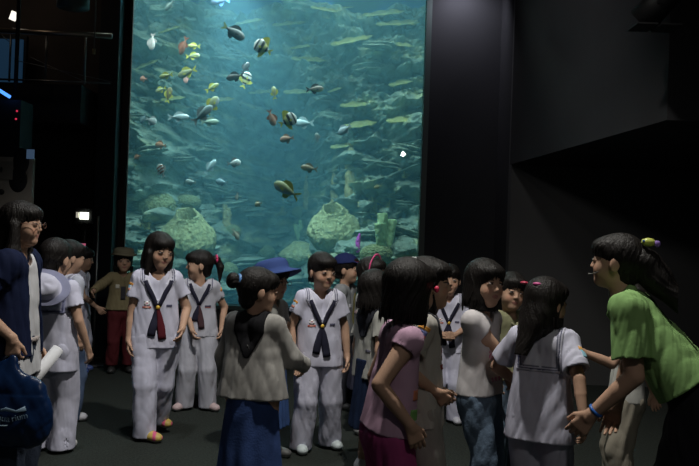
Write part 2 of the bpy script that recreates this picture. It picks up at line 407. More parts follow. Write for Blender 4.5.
    def hand(s, g, k):
        q = s.q; W = s.W[k]; d = s.hd[k]; n = V3(-k, 0, 0)
        if abs(n.dot(d)) > .8: n = V3(0, 0, -1)
        n = (n - d * n.dot(d)).normalized()           # palm faces n
        w = d.cross(n) * k                               # towards the thumb side
        if w.y > 0 and abs(w.y) > .3: w = -w
        pk = W + d * .062 * q
        g.cone(W, W + d * .018 * q, .019 * q, .019 * q, .012)
        for j in (-1.5, -.5, .5, 1.5): g.cone(W + d * .012 * q + w * j * .007 * q, pk + w * j * .0145 * q, .0125 * q, .0105 * q, .008, (n, .8))
        for i, (j, ln) in enumerate(((1.5, .050), (.5, .056), (-.5, .052), (-1.5, .040))):
            p = pk + w * j * .0148 * q; dd = (d + w * j * .05).normalized(); a = .15
            for b, fr_ in enumerate((.45, .32, .23)):
                a += s.curl * (.55 + .12 * i); v = (dd * math.cos(a) + n * math.sin(a))
                e = p + v * ln * fr_ * q * 1.1; g.cone(p, e, (.0078 - .0009 * b) * q, (.0072 - .0009 * b) * q, .002); p = e
        p = W + d * .018 * q + w * .016 * q; v = (d * .75 + w * .6 + n * .35).normalized()
        e = p + v * .034 * q; g.cone(p, e, .012 * q, .009 * q, .008); v2 = (d * .9 + w * .2 + n * .4).normalized(); g.cone(e, e + v2 * .03 * q, .0085 * q, .0068 * q, .003)
    # ---------------------------------------------------------------- garments
    def trousers(s, col, mat_=None, name='trousers', hem=.02, wide=1.0, waist=.10, shin=1.0, fold=.0075, stripe=None):
        q = s.q; P_ = [s.c(x, y, w) for x in (-.16, .16) for y in (-.12, .12) for w in (-.05, waist + .03)]
        for k in (-1, 1): P_ += [s.K[k], s.A[k]]
        g = pts_grid(P_, .10, s.res * 1.15); fr = s.Rc @ V3(0, -1, 0)
        for k in (-1, 1):
            hp = s.Hp[k] + V3(k * .004, 0, 0) * q; A = s.K[k] + (s.A[k] - s.K[k]) * 1.0
            g.cone(s.c(k * .042 * s.stout, 0, -.02), s.c(k * .036 * s.stout, 0, waist), .092 * q * s.stout, .082 * q * s.stout, .03, (fr, .9))
            g.cone(hp, s.K[k], .082 * q * wide * s.stout, .068 * q * wide, .025); g.cone(s.K[k], A + V3(0, 0, -.06) * q, .068 * q * wide, .068 * q * wide * shin, .008)
        g.noise(fold, 22, s.seed, (1, 1, .4)); g.noise(fold * .35, 60, s.seed + 9, (1, 1, .3))
        g.plane(s.c(0, 0, waist), s.Rc @ V3(0, 0, 1))
        for k in (-1, 1):
            d = (s.A[k] - s.K[k]).normalized(); hz = V3(0, 0, hem * q) + V3(0, 0, s.A[k].z - .06 * q)
            X, Y, Z = np.meshgrid(*g.ax, indexing='ij', sparse=True)
            side = (X * k > (s.A[1].x + s.A[-1].x) / 2 * k) if abs(s.A[1].x - s.A[-1].x) > .03 else (X == X)
            cut = np.where(side & (Z < .3 * q), hz.z - Z, -1); g.F = np.maximum(g.F, cut.astype(np.float32))
            b = V3(s.A[k].x, s.A[k].y, hz.z)
            g.cone(b + V3(0, 0, -.06), b + V3(0, 0, .05 * q), .058 * q * wide * shin, .052 * q * wide * shin, 0, None, 'sub')
        V, Q = g.build(); cc = np.tile(col, (len(V), 1)); return mesh(name, V, Q, mat_ or M_CLOTH, s.root, cc)
    def skirt(s, col, hem=.34, waist=.10, flare=.17, mat_=None, pleats=16, name='skirt', amp=.006):
        q = s.q; P_ = [s.c(0, 0, waist), s.pel + V3(flare, flare, -hem) * q, s.pel + V3(-flare, -flare, -hem) * q]
        g = pts_grid(P_, .06, s.res * 1.15)
        g.cone(s.c(0, 0, waist + .05), s.pel + V3(0, 0, -hem - .1) * q, .115 * q * s.stout, (flare + .02) * q, 0, (V3(0, 1, 0), .82))
        X, Y, Z = np.meshgrid(*g.ax, indexing='ij', sparse=True); th = np.arctan2(Y, X)
        t = np.clip((s.pel.z + waist * q - Z) / (hem * q), 0, 1.2)
        g.F += (amp * t * np.sin(th * pleats + 2 * np.sin(Z * 5)) + amp * .8 * t * np.sin(th * 5 + 1 + Z * 4)).astype(np.float32)
        g.noise(.003, 25, s.seed, (1, 1, .4))
        g.plane(s.c(0, 0, waist), s.Rc @ V3(0, 0, 1)); g.plane(s.pel - V3(0, 0, hem * q), (0, 0, -1))
        g.cone(s.pel - V3(0, 0, hem * q + .05), s.pel - V3(0, 0, (hem - .1) * q), (flare - .022) * q, (flare - .04) * q, 0, (V3(0, 1, 0), .82), 'sub')
        V, Q = g.build(); return mesh(name, V, Q, mat_ or M_DENIM, s.root, np.tile(col, (len(V), 1)))
    def shirt(s, col, name='shirt', hem=-.06, sleeve=.55, bag=1.0, fold=.0075, vneck=.045, neck=.058, trim=None, mat_=None, long=False, flare=1.0, cuff=1.0, mark=None):
        q = s.q; st = s.stout; fr = s.Rc @ V3(0, -1, 0); up = s.Rc @ V3(0, 0, 1)
        P_ = [s.c(x, y, w) for x in (-.17, .17) for y in (-.12, .12) for w in (hem, .42)]
        SE = {}
        for k in (-1, 1):
            if long: SE[k] = s.W[k]; P_ += [s.E[k], s.W[k]]
            else: SE[k] = s.S[k].lerp(s.E[k], sleeve); P_ += [SE[k]]
        g = pts_grid(P_, .10, s.res * 1.1); s.sg = g
        for k in (-1, 1):
            g.cone(s.c(k * .052 * st * flare, 0, hem - .05), s.c(k * .046 * st, .0, .20), .114 * q * bag * st * flare, .086 * q * bag * st, .03, (fr, .86))
            g.cone(s.c(k * .046 * st, 0, .20), s.c(k * .052, 0, .320), .086 * q * bag * st, .076 * q * bag, .005, (fr, .86))
            g.cone(s.c(k * .04, -.005, .358), s.S[k], .057 * q, .050 * q, .035)
            d = (s.E[k] - s.S[k]).normalized(); gs = Grid(*g.ax)
            if long:
                gs.cone(s.S[k], s.E[k], .046 * q * bag, .043 * q * bag, .02); gs.cone(s.E[k], s.W[k] + d * .03, .043 * q * bag, .032 * q * bag, .02)
            else: gs.cone(s.S[k], SE[k] + d * .05, .050 * q * bag, .057 * q * bag * cuff, .02)
            d = (SE[k] - (s.E[k] if long else s.S[k])).normalized(); gs.plane(SE[k], d)
            hh = np.maximum(.02 - np.abs(g.F - gs.F), 0); g.F = (np.minimum(g.F, gs.F) - hh * hh / .08).astype(np.float32)
        g.noise(fold, 20, s.seed + 3, (1, 1, .4)); g.noise(fold * .35, 60, s.seed + 4, (1, 1, .3))
        g.plane(s.c(0, 0, hem), -up)
        g.cone(s.c(0, 0, hem - .06), s.c(0, 0, hem + .03), .095 * q * st, .085 * q * st, 0, (fr, .8), 'sub')
        for k in (-1, 1):
            d = (SE[k] - (s.E[k] if long else s.S[k])).normalized()
            g.cone(SE[k] + d * .03, SE[k] - d * .04, (.052 if not long else .026) * q * cuff, (.042 if not long else .024) * q, 0, None, 'sub')
        nb = s.c(0, .0, .385)
        g.cone(nb, nb + up * .15, neck * q, (neck + .02) * q, .008, None, 'sub')
        if vneck: g.cone(s.c(0, .13, .39 - vneck), s.c(0, .08, .45), .012 * q, .055 * q, .008, None, 'sub')
        V, Q = g.build(); cc = np.tile(np.array(col, np.float32), (len(V), 1))
        if trim is not None:
            for k in (-1, 1):
                d = (SE[k] - s.S[k]).normalized(); a = (V - np.array(SE[k])) @ np.array(d); r = np.linalg.norm(V - np.array(SE[k]), axis=1)
                cc[(a > -.022) & (r < .1 * q)] = trim
        if mark: mark(s, V, cc)
        return mesh(name, V, Q, mat_ or M_CLOTH, s.root, cc)
    def local(s, V):
        L = (np.asarray(V) - np.array(s.pel)) @ np.array(s.Rc) / s.q; L[:, 1] *= -1; return L
    def shell(s, name, region, col, lift=.006, thick=.014, mat_=None, colf=None):
        """a garment layer lying on the shirt where region(u, v, w) < 0"""
        g0 = s.sg; g = Grid(*g0.ax); X, Y, Z = np.meshgrid(*g0.ax, indexing='ij')
        Pn = np.stack([X.ravel(), Y.ravel(), Z.ravel()], 1); L = s.local(Pn); rg = region(L[:, 0], L[:, 1], L[:, 2]).reshape(X.shape)
        g.F = np.maximum(np.maximum(g0.F - lift, -(g0.F + thick)), rg * s.q).astype(np.float32)
        V, Q = g.build(); cc = np.tile(np.array(col, np.float32), (len(V), 1))
        if colf: L = s.local(V); colf(L[:, 0], L[:, 1], L[:, 2], cc)
        return mesh(name, V, Q, mat_ or M_CLOTH, s.root, cc)
    def sailor_collar(s, col=(.62, .62, .72), line=(.03, .035, .09), band=None, pt=.20, point=False):
        def outer(u, v, w):
            fr = np.maximum(np.abs(u) - (w - pt) * .62 - .012, pt - w)
            fr = np.maximum(fr, np.abs(u) - .112); bk = np.maximum(np.abs(u) - .112, .215 - w)
            return np.where(v > 0, fr, bk)
        def region(u, v, w):
            inn = (w - pt - .02) * .42 - .004 - np.abs(u)
            inn = np.where(v > .0, inn, -1); nk = .047 - np.sqrt(u * u + v * v)
            return np.maximum(np.maximum(outer(u, v, w), inn), nk) 
        def colf(u, v, w, cc):
            e = -outer(u, v, w)
            if band is not None: cc[e < .020] = band
            cc[(e > .009) & (e < .0155)] = line
            if band is None: cc[(e > .021) & (e < .026)] = line
        return s.shell('sailor_collar', region, col, .007, .014, None, colf)
    def front(s, u, w, back=False):
        sg = -1 if back else 1
        return s.sg.hit(s.c(u, .3 * sg, w), s.Rc @ V3(0, sg, 0), .45)
    def scarf(s, col=(.018, .018, .035), tails=((-.012, -.036, .01), (.012, .030, -.01)), knot=.19, woggle=(.65, .42, .05), inner=None, length=.0, wid=1.0):
        q = s.q; sc = None
        for j, (u0, u1, w1) in enumerate(tails):
            pts = []; rad = []
            for i in range(9):
                t = i / 8; u = u0 * min(1, t * 3) * .4 + u1 * t; ww = knot - (knot - w1) * t; h = s.front(u, ww)
                if h: pts.append(h[0] + h[1] * .009 * q); rad.append((.009 + .016 * min(1, t * 1.6)) * q * wid)
            if len(pts) > 3:
                o = tube('scarf_tail', pts, rad, M_CLOTH, s.root, inner if (inner is not None and j == 1) else col, 10, .3, s.Rc @ V3(1, 0, 0))
        for k in (-1, 1):                       # rolls running up to the collar
            pts = []; rad = []
            for i in range(7):
                t = i / 6; u = k * (.006 + .072 * t); ww = knot + .165 * t; h = s.front(u, ww)
                if h: pts.append(h[0] + h[1] * .010 * q); rad.append((.011 + .004 * math.sin(t * 3)) * q)
            if len(pts) > 3: tube('scarf_roll', pts, rad, M_CLOTH, s.root, col, 10, .6)
        h = s.front(0, knot)
        if h and woggle:
            Vb, F = ballgeo(h[0] + h[1] * .012 * q, (.014 * q, .011 * q, .014 * q)); mesh('scarf_ring', Vb, F, M_PLASTIC, s.root, woggle)
    def badge(s, u, w, wd, ht, col, name='badge', colf=None, back=False, frm=None, dr=None, up=None):
        q = s.q; o = frm if frm is not None else s.c(u, -.3 if back else .3, w)
        d = dr if dr is not None else s.Rc @ V3(0, -1 if back else 1, 0)
        up = (up if up is not None else s.Rc @ V3(0, 0, 1)); rt = d.cross(up).normalized(); up = rt.cross(d).normalized(); N = 6
        top = []; bot = []
        for j in range(N + 1):
            for i in range(N + 1):
                p = o + rt * ((i / N - .5) * wd * q) + up * ((j / N - .5) * ht * q); h = s.sg.hit(p, d, .5)
                if not h: return None
                top.append(h[0] - d * .005); bot.append(h[0] + d * .006)
        V = top + bot; n = (N + 1) ** 2; F = []
        for j in range(N):
            for i in range(N):
                a = j * (N + 1) + i; F.append((a, a + 1, a + N + 2, a + N + 1)); F.append((n + a, n + a + N + 1, n + a + N + 2, n + a + 1))
        ring = [i for i in range(N + 1)] + [(j * (N + 1) + N) for j in range(1, N + 1)] + [N * (N + 1) + i for i in range(N - 1, -1, -1)] + [j * (N + 1) for j in range(N - 1, 0, -1)]
        for a, b in zip(ring, ring[1:] + ring[:1]): F.append((a, n + a, n + b, b))
        cc = np.tile(np.array(col, np.float32), (len(V), 1))
        if colf:
            for t in range(2):
                for j in range(N + 1):
                    for i in range(N + 1): 
                        r = colf(i / N, j / N)
                        if r: cc[t * n + j * (N + 1) + i] = r
        return mesh(name, V, F, M_BADGE, s.root, cc)
    def sleeve_badge(s, k, t, wd, ht, col, name='sleeve_badge', out=None, colf=None):
        d = (s.E[k] - s.S[k]).normalized(); p = s.S[k].lerp(s.E[k], t); o = V3(*out) if out else (V3(k, -.35, 0)); o = (o - d * o.dot(d)).normalized()
        return s.badge(0, 0, wd, ht, col, name, colf, frm=p + o * .13, dr=-o, up=-d)
    def uniform_badges(s, flag=-1, arm=None):
        def kf(x, y):
            r = (x - .5) ** 2 * 2 + (y - .5) ** 2
            if r < .07: return (.45, .03, .04) if y > .45 else (.03, .06, .35)
            if (x < .25 or x > .75) and (y < .3 or y > .7): return (.1, .1, .1)
        s.badge(flag * .068, .215, .034, .024, (.8, .8, .8), 'flag_badge', kf)
        s.badge(flag * .068, .190, .052, .010, (.5, .09, .05), 'name_strip', lambda x, y: (.75, .5, .4) if .2 < x < .8 and .3 < y < .7 else None)
        s.badge(-flag * .07, .20, .036, .013, (.08, .08, .14), 'name_strip')
        k = arm or flag
        s.sleeve_badge(k, .18, .05, .013, (.75, .32, .04), 'arc_patch')
        s.sleeve_badge(k, .30, .034, .034, (.25, .45, .62), 'sleeve_badge', colf=lambda x, y: (.75, .3, .2) if y < .35 else ((.8, .8, .75) if abs(x - .5) > .35 else None))
    def shoes(s, col, sole=(.6, .6, .6), accent=None, high=False):
        q = s.q
        for k in (-1, 1):
            f = Matrix.Rotation(s.fy[k], 3, 'Z') @ V3(0, -1, 0); sd = V3(-f.y, f.x, 0); a = s.A[k]; z0 = a.z - .06 * q
            b = V3(a.x, a.y, z0); g = pts_grid([b - f * .06 * q, b + f * .15 * q, b + V3(0, 0, .1)], .05, s.res)
            g.cone(b - f * .02 * q + V3(0, 0, .035 * q), b + f * .105 * q + V3(0, 0, .030 * q), .036 * q, .036 * q, .02, (V3(0, 0, 1), .75))
            g.cone(b + V3(0, 0, .04 * q), b + V3(0, 0, (.10 if high else .06) * q) - f * .005, .036 * q, .034 * q, .02)
            g.cone(b + f * .04 * q + V3(0, 0, .05 * q), b + f * .09 * q + V3(0, 0, .035 * q), .026 * q, .026 * q, .02)
            g.plane(b + V3(0, 0, .002), (0, 0, -1)); g.cone(b + V3(0, 0, .085 * q), b + V3(0, 0, .2), .027 * q, .03 * q, 0, None, 'sub') if not high else None
            V, Q = g.build(); cc = np.tile(np.array(col, np.float32), (len(V), 1)); cc[V[:, 2] < z0 + .016 * q] = sole
            if accent is not None:
                t = (V - np.array(b)) @ np.array(f); u = (V - np.array(b)) @ np.array(sd)
                cc[(np.sin(t * 90 / q + u * 60) > .35) & (V[:, 2] > z0 + .016 * q) & (t > .02)] = accent
            mesh('shoe', V, Q, M_SHOE, s.root, cc)
    # ---------------------------------------------------------------- hair
    def hair(s, style='short', tie=(.8, .1, .2), clip=None, parting=0, fringe=.030):
        hs = s.hs; H = s.h; R = s.Rh; rg = Matrix(R)
        P_ = [H(x, y, z) for x in (-.1, .1) for y in (-.11, .12) for z in (-.05, .125)]
        down = {'long': -.30, 'bob': -.125, 'midbob': -.10, 'halfup': -.25, 'twin': -.18}.get(style, -.08)
        P_ += [H(x, y, down) for x in (-.11, .11) for y in (-.07, .16)]
        if style in ('pony', 'guide', 'mom'): P_ += [H(0, .20, .02), H(0, .22, -.34 if style != 'pony' else -.13)] + ([H(.1, -.1, -.33), H(-.1, -.1, -.33)] if style == 'mom' else [])
        if style == 'bun': P_ += [H(0, .17, .05)]
        g = pts_grid(P_, .03, max(.0042, s.res * .9) * hs); s.hg = g
        def cut_face(rx=.060, z=-.038, rz=.086, top=None):
            g.ell(H(0, -.105, z), (rx * hs, .088 * hs, rz * hs), .010, R, 'sub')
        if style == 'short':
            g.ell(H(0, .018, .036), (.083 * hs, .101 * hs, .087 * hs), .01, R)
            g.cone(H(0, .05, -.02), H(0, .055, -.05), .066 * hs, .050 * hs, .02)
            g.ell(H(0, -.045, .062), (.064 * hs, .050 * hs, .036 * hs), .02, R)
            cut_face(.060, -.048, .088 - (.030 - fringe))
            for k in (-1, 1): g.ell(H(k * .085, -.004, -.030), (.026 * hs, .030 * hs, .036 * hs), .008, R, 'sub')
            g.plane(H(0, 0, -.075), R @ V3(0, 0, -1))
        else:
            g.ell(H(0, .018, .033), (.081 * hs, .099 * hs, .084 * hs), .01, R)
            g.ell(H(0, -.042, .055), (.066 * hs, .052 * hs, .040 * hs), .02, R)
            if style in ('bob', 'midbob'):
                b = 1 if style == 'bob' else .93
                g.cone(H(0, .02, .03), H(0, .022, -.075 * b), .088 * hs, .090 * hs * b, .02, (R @ V3(0, 1, 0), .98))
                g.plane(H(0, 0, down + .005), R @ V3(0, .15, -1), .01)
            if style in ('long', 'halfup', 'twin'):
                g.cone(H(0, .025, .0), H(0, .035, -.09), .083 * hs, .080 * hs, .02)
                if style != 'twin': g.cone(H(0, .065, -.06), H(0, .125, down), .070 * hs, .030 * hs, .03, (R @ V3(0, 1, 0), .7))
                if style == 'long':
                    for k in (-1, 1): g.cone(H(k * .070, -.01, -.02), H(k * .076, -.030, -.185), .026 * hs, .012 * hs, .02)
                g.plane(H(0, 0, down + .01), R @ V3(0, 0, -1))
            if style in ('pony', 'bun', 'guide'):
                g.cone(H(0, .045, .0), H(0, .05, -.05), .070 * hs, .048 * hs, .02)
                for k in (-1, 1): g.ell(H(k * .085, -.012, -.032), (.024 * hs, .030 * hs, .040 * hs), .008, R, 'sub')
            cut_face(.060 if style not in ('bob', 'midbob') else .058, -.046, .085 - (.030 - fringe) , None)
            if style == 'bun': g.ell(H(0, .138, .035), (.036 * hs, .034 * hs, .040 * hs), .008, R)
            if style == 'pony':
                g.cone(H(0, .108, .045), H(0, .140, .035), .024 * hs, .024 * hs, .01); g.cone(H(0, .140, .035), H(0, .165, -.02), .026 * hs, .027 * hs, .015); g.cone(H(0, .165, -.02), H(0, .158, -.13), .027 * hs, .006 * hs, .015)
            if style == 'guide':
                dn = s.Rc @ V3(0, .12, -.28); p0 = H(0, .085, .035); p1 = H(0, .125, .0); p2 = p1 + (s.c(0, -.12, .33) - p1) * .45; p3 = s.c(0.03, -.145, .20)
                g.cone(H(0, .07, .03), p1, .050 * hs, .048 * hs, .02); g.cone(p1, p2, .050 * hs, .054 * hs, .03); g.cone(p2, p3, .054 * hs, .020 * hs, .03)
            if style == 'mom':
                g.cone(H(0, .07, -.01), H(0, .09, -.12), .060 * hs, .05 * hs, .03)
                for k in (-1, 1):
                    g.cone(H(k * .070, .012, -.01), H(k * .080, .005, -.14), .028 * hs, .034 * hs, .02); g.cone(H(k * .080, .005, -.14), H(k * .072, -.05, -.30), .034 * hs, .012 * hs, .02)
        # strands: ridges running down from the crown
        X, Y, Z = np.meshgrid(*g.ax, indexing='ij'); px, py, pz = X - s.hc.x, Y - s.hc.y, Z - s.hc.z; r = np.array(R, np.float32)
        lx = r[0, 0] * px + r[1, 0] * py + r[2, 0] * pz; ly = r[0, 1] * px + r[1, 1] * py + r[2, 1] * pz; lz = r[0, 2] * px + r[1, 2] * py + r[2, 2] * pz
        r_ = lx; th = np.arctan2(lx, ly - .02) + .3 * np.sin(lz * 20 + s.seed); sd = s.seed
        st = (fbm(th * 9 + 20, lz * 7 + 5, r_ * 0 + sd, 3) - .45) * 3.2 + .45 * np.sin(th * 47 + lz * 14 + sd)
        fade = np.clip(1.25 - (lz - .02) * 8, .3, 1); g.F += (.0026 * hs * st * fade).astype(np.float32)
        V, Q = g.build()
        # loose tapering locks over the forehead and at the ends
        rnd = random.Random(s.seed * 7 + 1); geos = []
        n = 16
        for i in range(n):
            u = (i / (n - 1) - .5) * 2 * .92 + rnd.uniform(-.05, .05); a = u * 1.05
            p0 = V3(math.sin(a) * .066, -math.cos(a) * .088 + .004, .070); zb = fringe - .004 - abs(u) ** 3 * .02 + rnd.uniform(-.007, .006)
            p1 = V3(math.sin(a) * .074, -math.cos(a) * .099 + .008, .5 * (.07 + zb)); p2 = V3(math.sin(a) * .071 + rnd.uniform(-.006, .006), -math.cos(a) * .090 + .004, zb)
            geos.append(tubegeo([H(*p0), H(*p1), H(*p2)], [.009 * hs, .008 * hs, .0012 * hs], 6, .45))
        if style in ('bob', 'midbob', 'long', 'halfup', 'twin', 'short'):
            zb = {'short': -.066, 'bob': -.118, 'midbob': -.095}.get(style, -.10)
            for i in range(26):
                a = rnd.uniform(.9, 2 * math.pi - .9) if style == 'short' else rnd.uniform(.75, 2 * math.pi - .75)
                rr = (.066 if style == 'short' else .086); x = math.sin(a) * rr; y = -math.cos(a) * rr * 1.05 + .022
                if style == 'short' and abs(a - math.pi) > 1.1: continue
                e = rnd.uniform(.006, .022); geos.append(tubegeo([H(x, y, zb + .04), H(x * 1.02, y, zb + .01), H(x * .98, y, zb - e)], [.007 * hs, .007 * hs, .001], 6, .5))
        V2, F2 = join(*geos); F2 = [f for f in F2 if len(f) == 4]
        o = mesh('hair', np.vstack([V, np.array(V2)]), np.vstack([Q, np.array(F2) + len(V)]), M_HAIR, s.root)
        if style in ('pony', 'bun', 'guide') and tie is not None:
            p = {'pony': (0, .136, .042), 'bun': (0, .108, .036), 'guide': (0, .11, .045)}[style]
            if style != 'guide':
                pt = [H(p[0] + .027 * math.cos(t), p[1], p[2] + .027 * math.sin(t)) for t in np.linspace(0, 2 * math.pi, 15)]
                tube('hair_tie', pt, .009 * hs, M_PLASTIC, o, tie, 8)
        s.hair_o = o; return o
    def brim_hat(s, col, crown=(.094, .108, .075), brim=.055, tilt=0, lift=.055, droop=.25, name='hat', band=None):
        n = 40; V = []; F = []; cc = []
        R = s.Rh @ Matrix.Rotation(R_(tilt), 3, 'X'); o = s.hc + s.Rh @ (V3(0, .016, lift) * s.hs); hs = s.hs
        prof = [(1 + brim / .094, -droop * brim - .004, 1), (1 + brim / .094, -droop * brim, 1), (1.25, -droop * .02, 1), (1.02, .004, 1), (1.0, .02, 0), (.98, .045, 0), (.9, .064, 0), (.7, .076, 0), (.35, .081, 0), (.02, .082, 0)]
        inner = [(.93, .005, 0), (.97, -.006, 1), (1.2, -droop * .02 - .006, 1)]
        prof = inner[::1] + [(1 + brim / .094, -droop * brim - .006, 1)] + prof[1:]
        for (r, z, b) in prof:
            for i in range(n):
                a = 2 * math.pi * i / n; wv = (.004 * math.sin(a * 3 + s.seed) if b else 0)
                V.append(o + R @ (V3(crown[0] * r * math.cos(a), crown[1] * (r if r < 1.05 else (r * .94 + .06)) * math.sin(a), z * crown[2] / .075 + wv) * hs))
                cc.append(band if (band is not None and .0 < z < .03 and not b) else col)
        for j in range(len(prof) - 1):
            for i in range(n): F.append((j * n + i, j * n + (i + 1) % n, (j + 1) * n + (i + 1) % n, (j + 1) * n + i))
        F.append(tuple((len(prof) - 1) * n + i for i in range(n)))
        return mesh(name, V, F, M_CLOTH, s.root, np.array(cc))
    def cap(s, col, bill=None):
        hs = s.hs; g = pts_grid([s.h(-.1, -.17, .03), s.h(.1, .12, .14), s.h(-.1, .12, .03), s.h(.1, -.17, .1)], .03, s.res)
        R = s.Rh; g.ell(s.h(0, .014, .044), (.092 * hs, .108 * hs, .086 * hs), .01, R)
        g.plane(s.h(0, 0, .048), R @ V3(0, -.12, -1)); g.cone(s.h(0, -.09, .055), s.h(0, -.13, .045), .066 * hs, .045 * hs, .01, (R @ V3(0, -.25, 1), .13))
        g.cone(s.h(0, .014, .128), s.h(0, .014, .134), .007, .006, .004)
        V, Q = g.build(); L = (V - np.array(s.hc)) @ np.array(R) / hs; cc = np.tile(np.array(col, np.float32), (len(V), 1))
        if bill is not None: cc[(L[:, 1] < -.075) & (L[:, 2] > .062) & (np.abs(L[:, 0]) < .05)] = bill
        return mesh('cap', V, Q, M_CLOTH, s.root, cc)
# ------------------------------------------------------------------ the room
def struct(name, lo, hi, m): return tag(box(name, lo, hi, m), kind='structure')
M_BULKF = mat('bulkhead_paint', col=(.035, .035, .038), rough=.9, vary=(1.2, .12), spec=.15)
M_FLOOR = mat('dark_carpet', col=(.027, .032, .028), rough=.95, bump=(140, .6), vary=(60, .35), spec=.15)
struct('floor', (-8, -1, -.1), (6, 22, 0), M_FLOOR)
struct('ceiling', (-8, -1, 5.2), (6, 22, 5.3), M_BLACK)
struct('wall_left', (-8.1, -1, 0), (-8, 22, 5.3), M_WALLD)
struct('wall_right', (5.9, -1, 0), (6, 8.1, 5.3), M_WALLD)
TY = 9.0
TL = P(120, 300, TY); TR = P(418, 255, TY); GZ = TL.z; XL = TL.x; XR = TR.x; ZT = 4.75
struct('wall_back', (1.62, 8.1, 0), (5.9, 8.25, 5.2), mat('grey_wall_paint', col=(.07, .07, .07), rough=.8))
struct('wall_tank_side', (XR + .06, TY - .06, 0), (1.62, TY + .2, 5.2), M_BULKF)
struct('trim_2', (XR - .0, TY - .08, GZ - .05), (XR + .06, TY + .12, 5.2), mat('grey_green_frame', col=(.05, .07, .065), rough=.4))
struct('wall_return', (1.62, 8.25, 0), (1.75, TY + .2, 5.2), M_BULKF)
struct('wall_tank_base', (XL, TY - .12, 0), (XR + .03, TY + .15, GZ - .05), M_BLACK)
struct('trim_1', (XL, TY - .16, GZ - .05), (XR + .03, TY + .1, GZ - .01), mat('grey_green_ledge', col=(.03, .05, .045), rough=.4))
struct('wall_tank_top', (XL, TY - .12, ZT), (XR + .03, TY + .15, 5.2), M_BLACK)
pl = P(112, 60, TY)
struct('pillar_left', (XL - .27, TY - .20, 0), (XL - .06, TY + .10, 5.2), mat('blue_black_panel', col=(.010, .013, .018), rough=.5))
# bulkhead above the recess on the right
def prism(name, base, z0, z1, m):
    n = len(base); V = [(x, y, z0) for x, y in base] + [(x, y, z1) for x, y in base]
    F = [tuple(range(n))[::-1], tuple(range(n, 2 * n))] + [(i, (i + 1) % n, n + (i + 1) % n, n + i) for i in range(n)]
    return mesh(name, V, F, m, smooth=False)
b1 = P(667, 120, 5.0); b0 = P(510, 165, 8.1)
tag(prism('wall_bulkhead', [(b0.x, 8.1), (b1.x, 5.0), (5.9, 5.0), (5.9, 8.1)], b1.z, 5.2, M_BULKF), kind='structure')
# wall far left behind the mezzanine and under it
struct('wall_under', (-8, 8.9, 0), (XL - .27, 8.96, P(50, 83, 8.4).z), mat('charcoal_wall', col=(.014, .014, .015), rough=.9))
mz = P(50, 83, 8.3).z
struct('ceiling_mezzanine', (-8, 8.34, mz - .4), (XL - .3, 8.9, mz), M_BLACK)
# mezzanine rail
rl = empty('handrail', (-5, 8.32, mz)); tag(rl, 'steel handrail with thin posts along the edge of the upper walkway', 'railing')
a = P(-8, 30, 8.3); b = P(112, 36, 8.3); inv = V3(-5, 8.32, mz)
tube('top_rail', [a - inv, b - inv], .026, mat('warm_steel', col=(.5, .42, .34), rough=.35, metal=.9), rl)
for px in (11, 47, 86):
    t = P(px, 34, 8.3); tube('post', [V3(t.x, 8.3, t.z) - inv, V3(t.x, 8.3, mz) - inv], .011, M_METAL, rl)
for z in (.33,):
    for (x0, y0, x1, y1) in ((14, 60, 112, 82), (0, 34, 12, 44), (30, 57, 90, 84)):
        tube('cable', [P(x0, y0, 8.3) - inv, P(x1, y1, 8.3) - inv], .004, M_METAL, rl, seg=6)
tube('toe_rail', [P(-5, 79, 8.28) - inv, P(110, 83, 8.28) - inv], .010, M_METAL, rl)
# hanging downlight can and cord
q = P(73, 6, 7.9); dl = empty('ceiling_lamp', (q.x, q.y, 5.2)); tag(dl, 'dark grey round can lamp hanging at the top edge above the walkway', 'lamp')
Vc, Fc = tubegeo([(0, 0, q.z - 5.2 - .02), (0, 0, q.z - 5.2 + .22)], .155, 28); mesh('lamp_can', Vc, Fc, mat('grey_green_metal', col=(.16, .19, .17), rough=.4, metal=.3), dl)
tube('stem', [(0, 0, q.z - 5.2 + .2), (0, 0, 0)], .012, M_METAL, dl)
a = P(97, 0, 8.1); b = P(94, 49, 8.1); cd = empty('pendant_cord', (a.x, a.y, 5.2)); tag(cd, 'thin pale cord hanging down past the steel handrail', 'cord')
tube('cord', [(0, 0, 0), (b.x - a.x, 0, b.z - 5.2)], .008, mat('pale_cord', col=(.3, .28, .25)), cd)
mesh('plug', *tubegeo([(b.x - a.x, 0, b.z - 5.2), (b.x - a.x, 0, b.z - 5.25)], .018, 10), mat('warm_plug', col=(.4, .3, .15)), cd)
# blue screen at the far left edge
q = P(-2, 55, 8.45)
t = empty('display_panel', (q.x, q.y, mz)); tag(t, 'dim blue display panel at the left edge behind the handrail', 'display')
Vb, Fb = boxgeo((-.25, .3, .03), (.13, .33, .55)); mesh('screen', Vb, Fb, mat('blue_display', col=(.02, .05, .12), emis=((.05, .16, .32), .12)), t, smooth=False)
Vb, Fb = boxgeo((-.30, .33, 0), (.16, .39, .60)); mesh('casing', Vb, Fb, M_BLACK, t, smooth=False)
lt = P(14, 20, 8.45); t = tube('light_strip', [P(12, 20, 8.5), P(15, 12, 8.5)], .035, mat('white_strip_light', col=(.8, .8, .8), emis=((1, .95, .85), 1.2))); tag(t, 'short tilted white strip light above the handrail at the left', 'light')
t = tube('light_strip', [P(-6, 87, 7.5), P(10, 97, 7.5)], .016, mat('blue_strip_light', col=(.1, .3, .8), emis=((.08, .3, 1), 1.6))); tag(t, 'thin glowing blue strip light at the left edge under the walkway', 'light')
q = P(8, 112, 7.6); sp = empty('hanging_speaker', (q.x, q.y, 5.2)); tag(sp, 'black hanging speaker box with two tiny red indicator lights at the left edge', 'speaker')
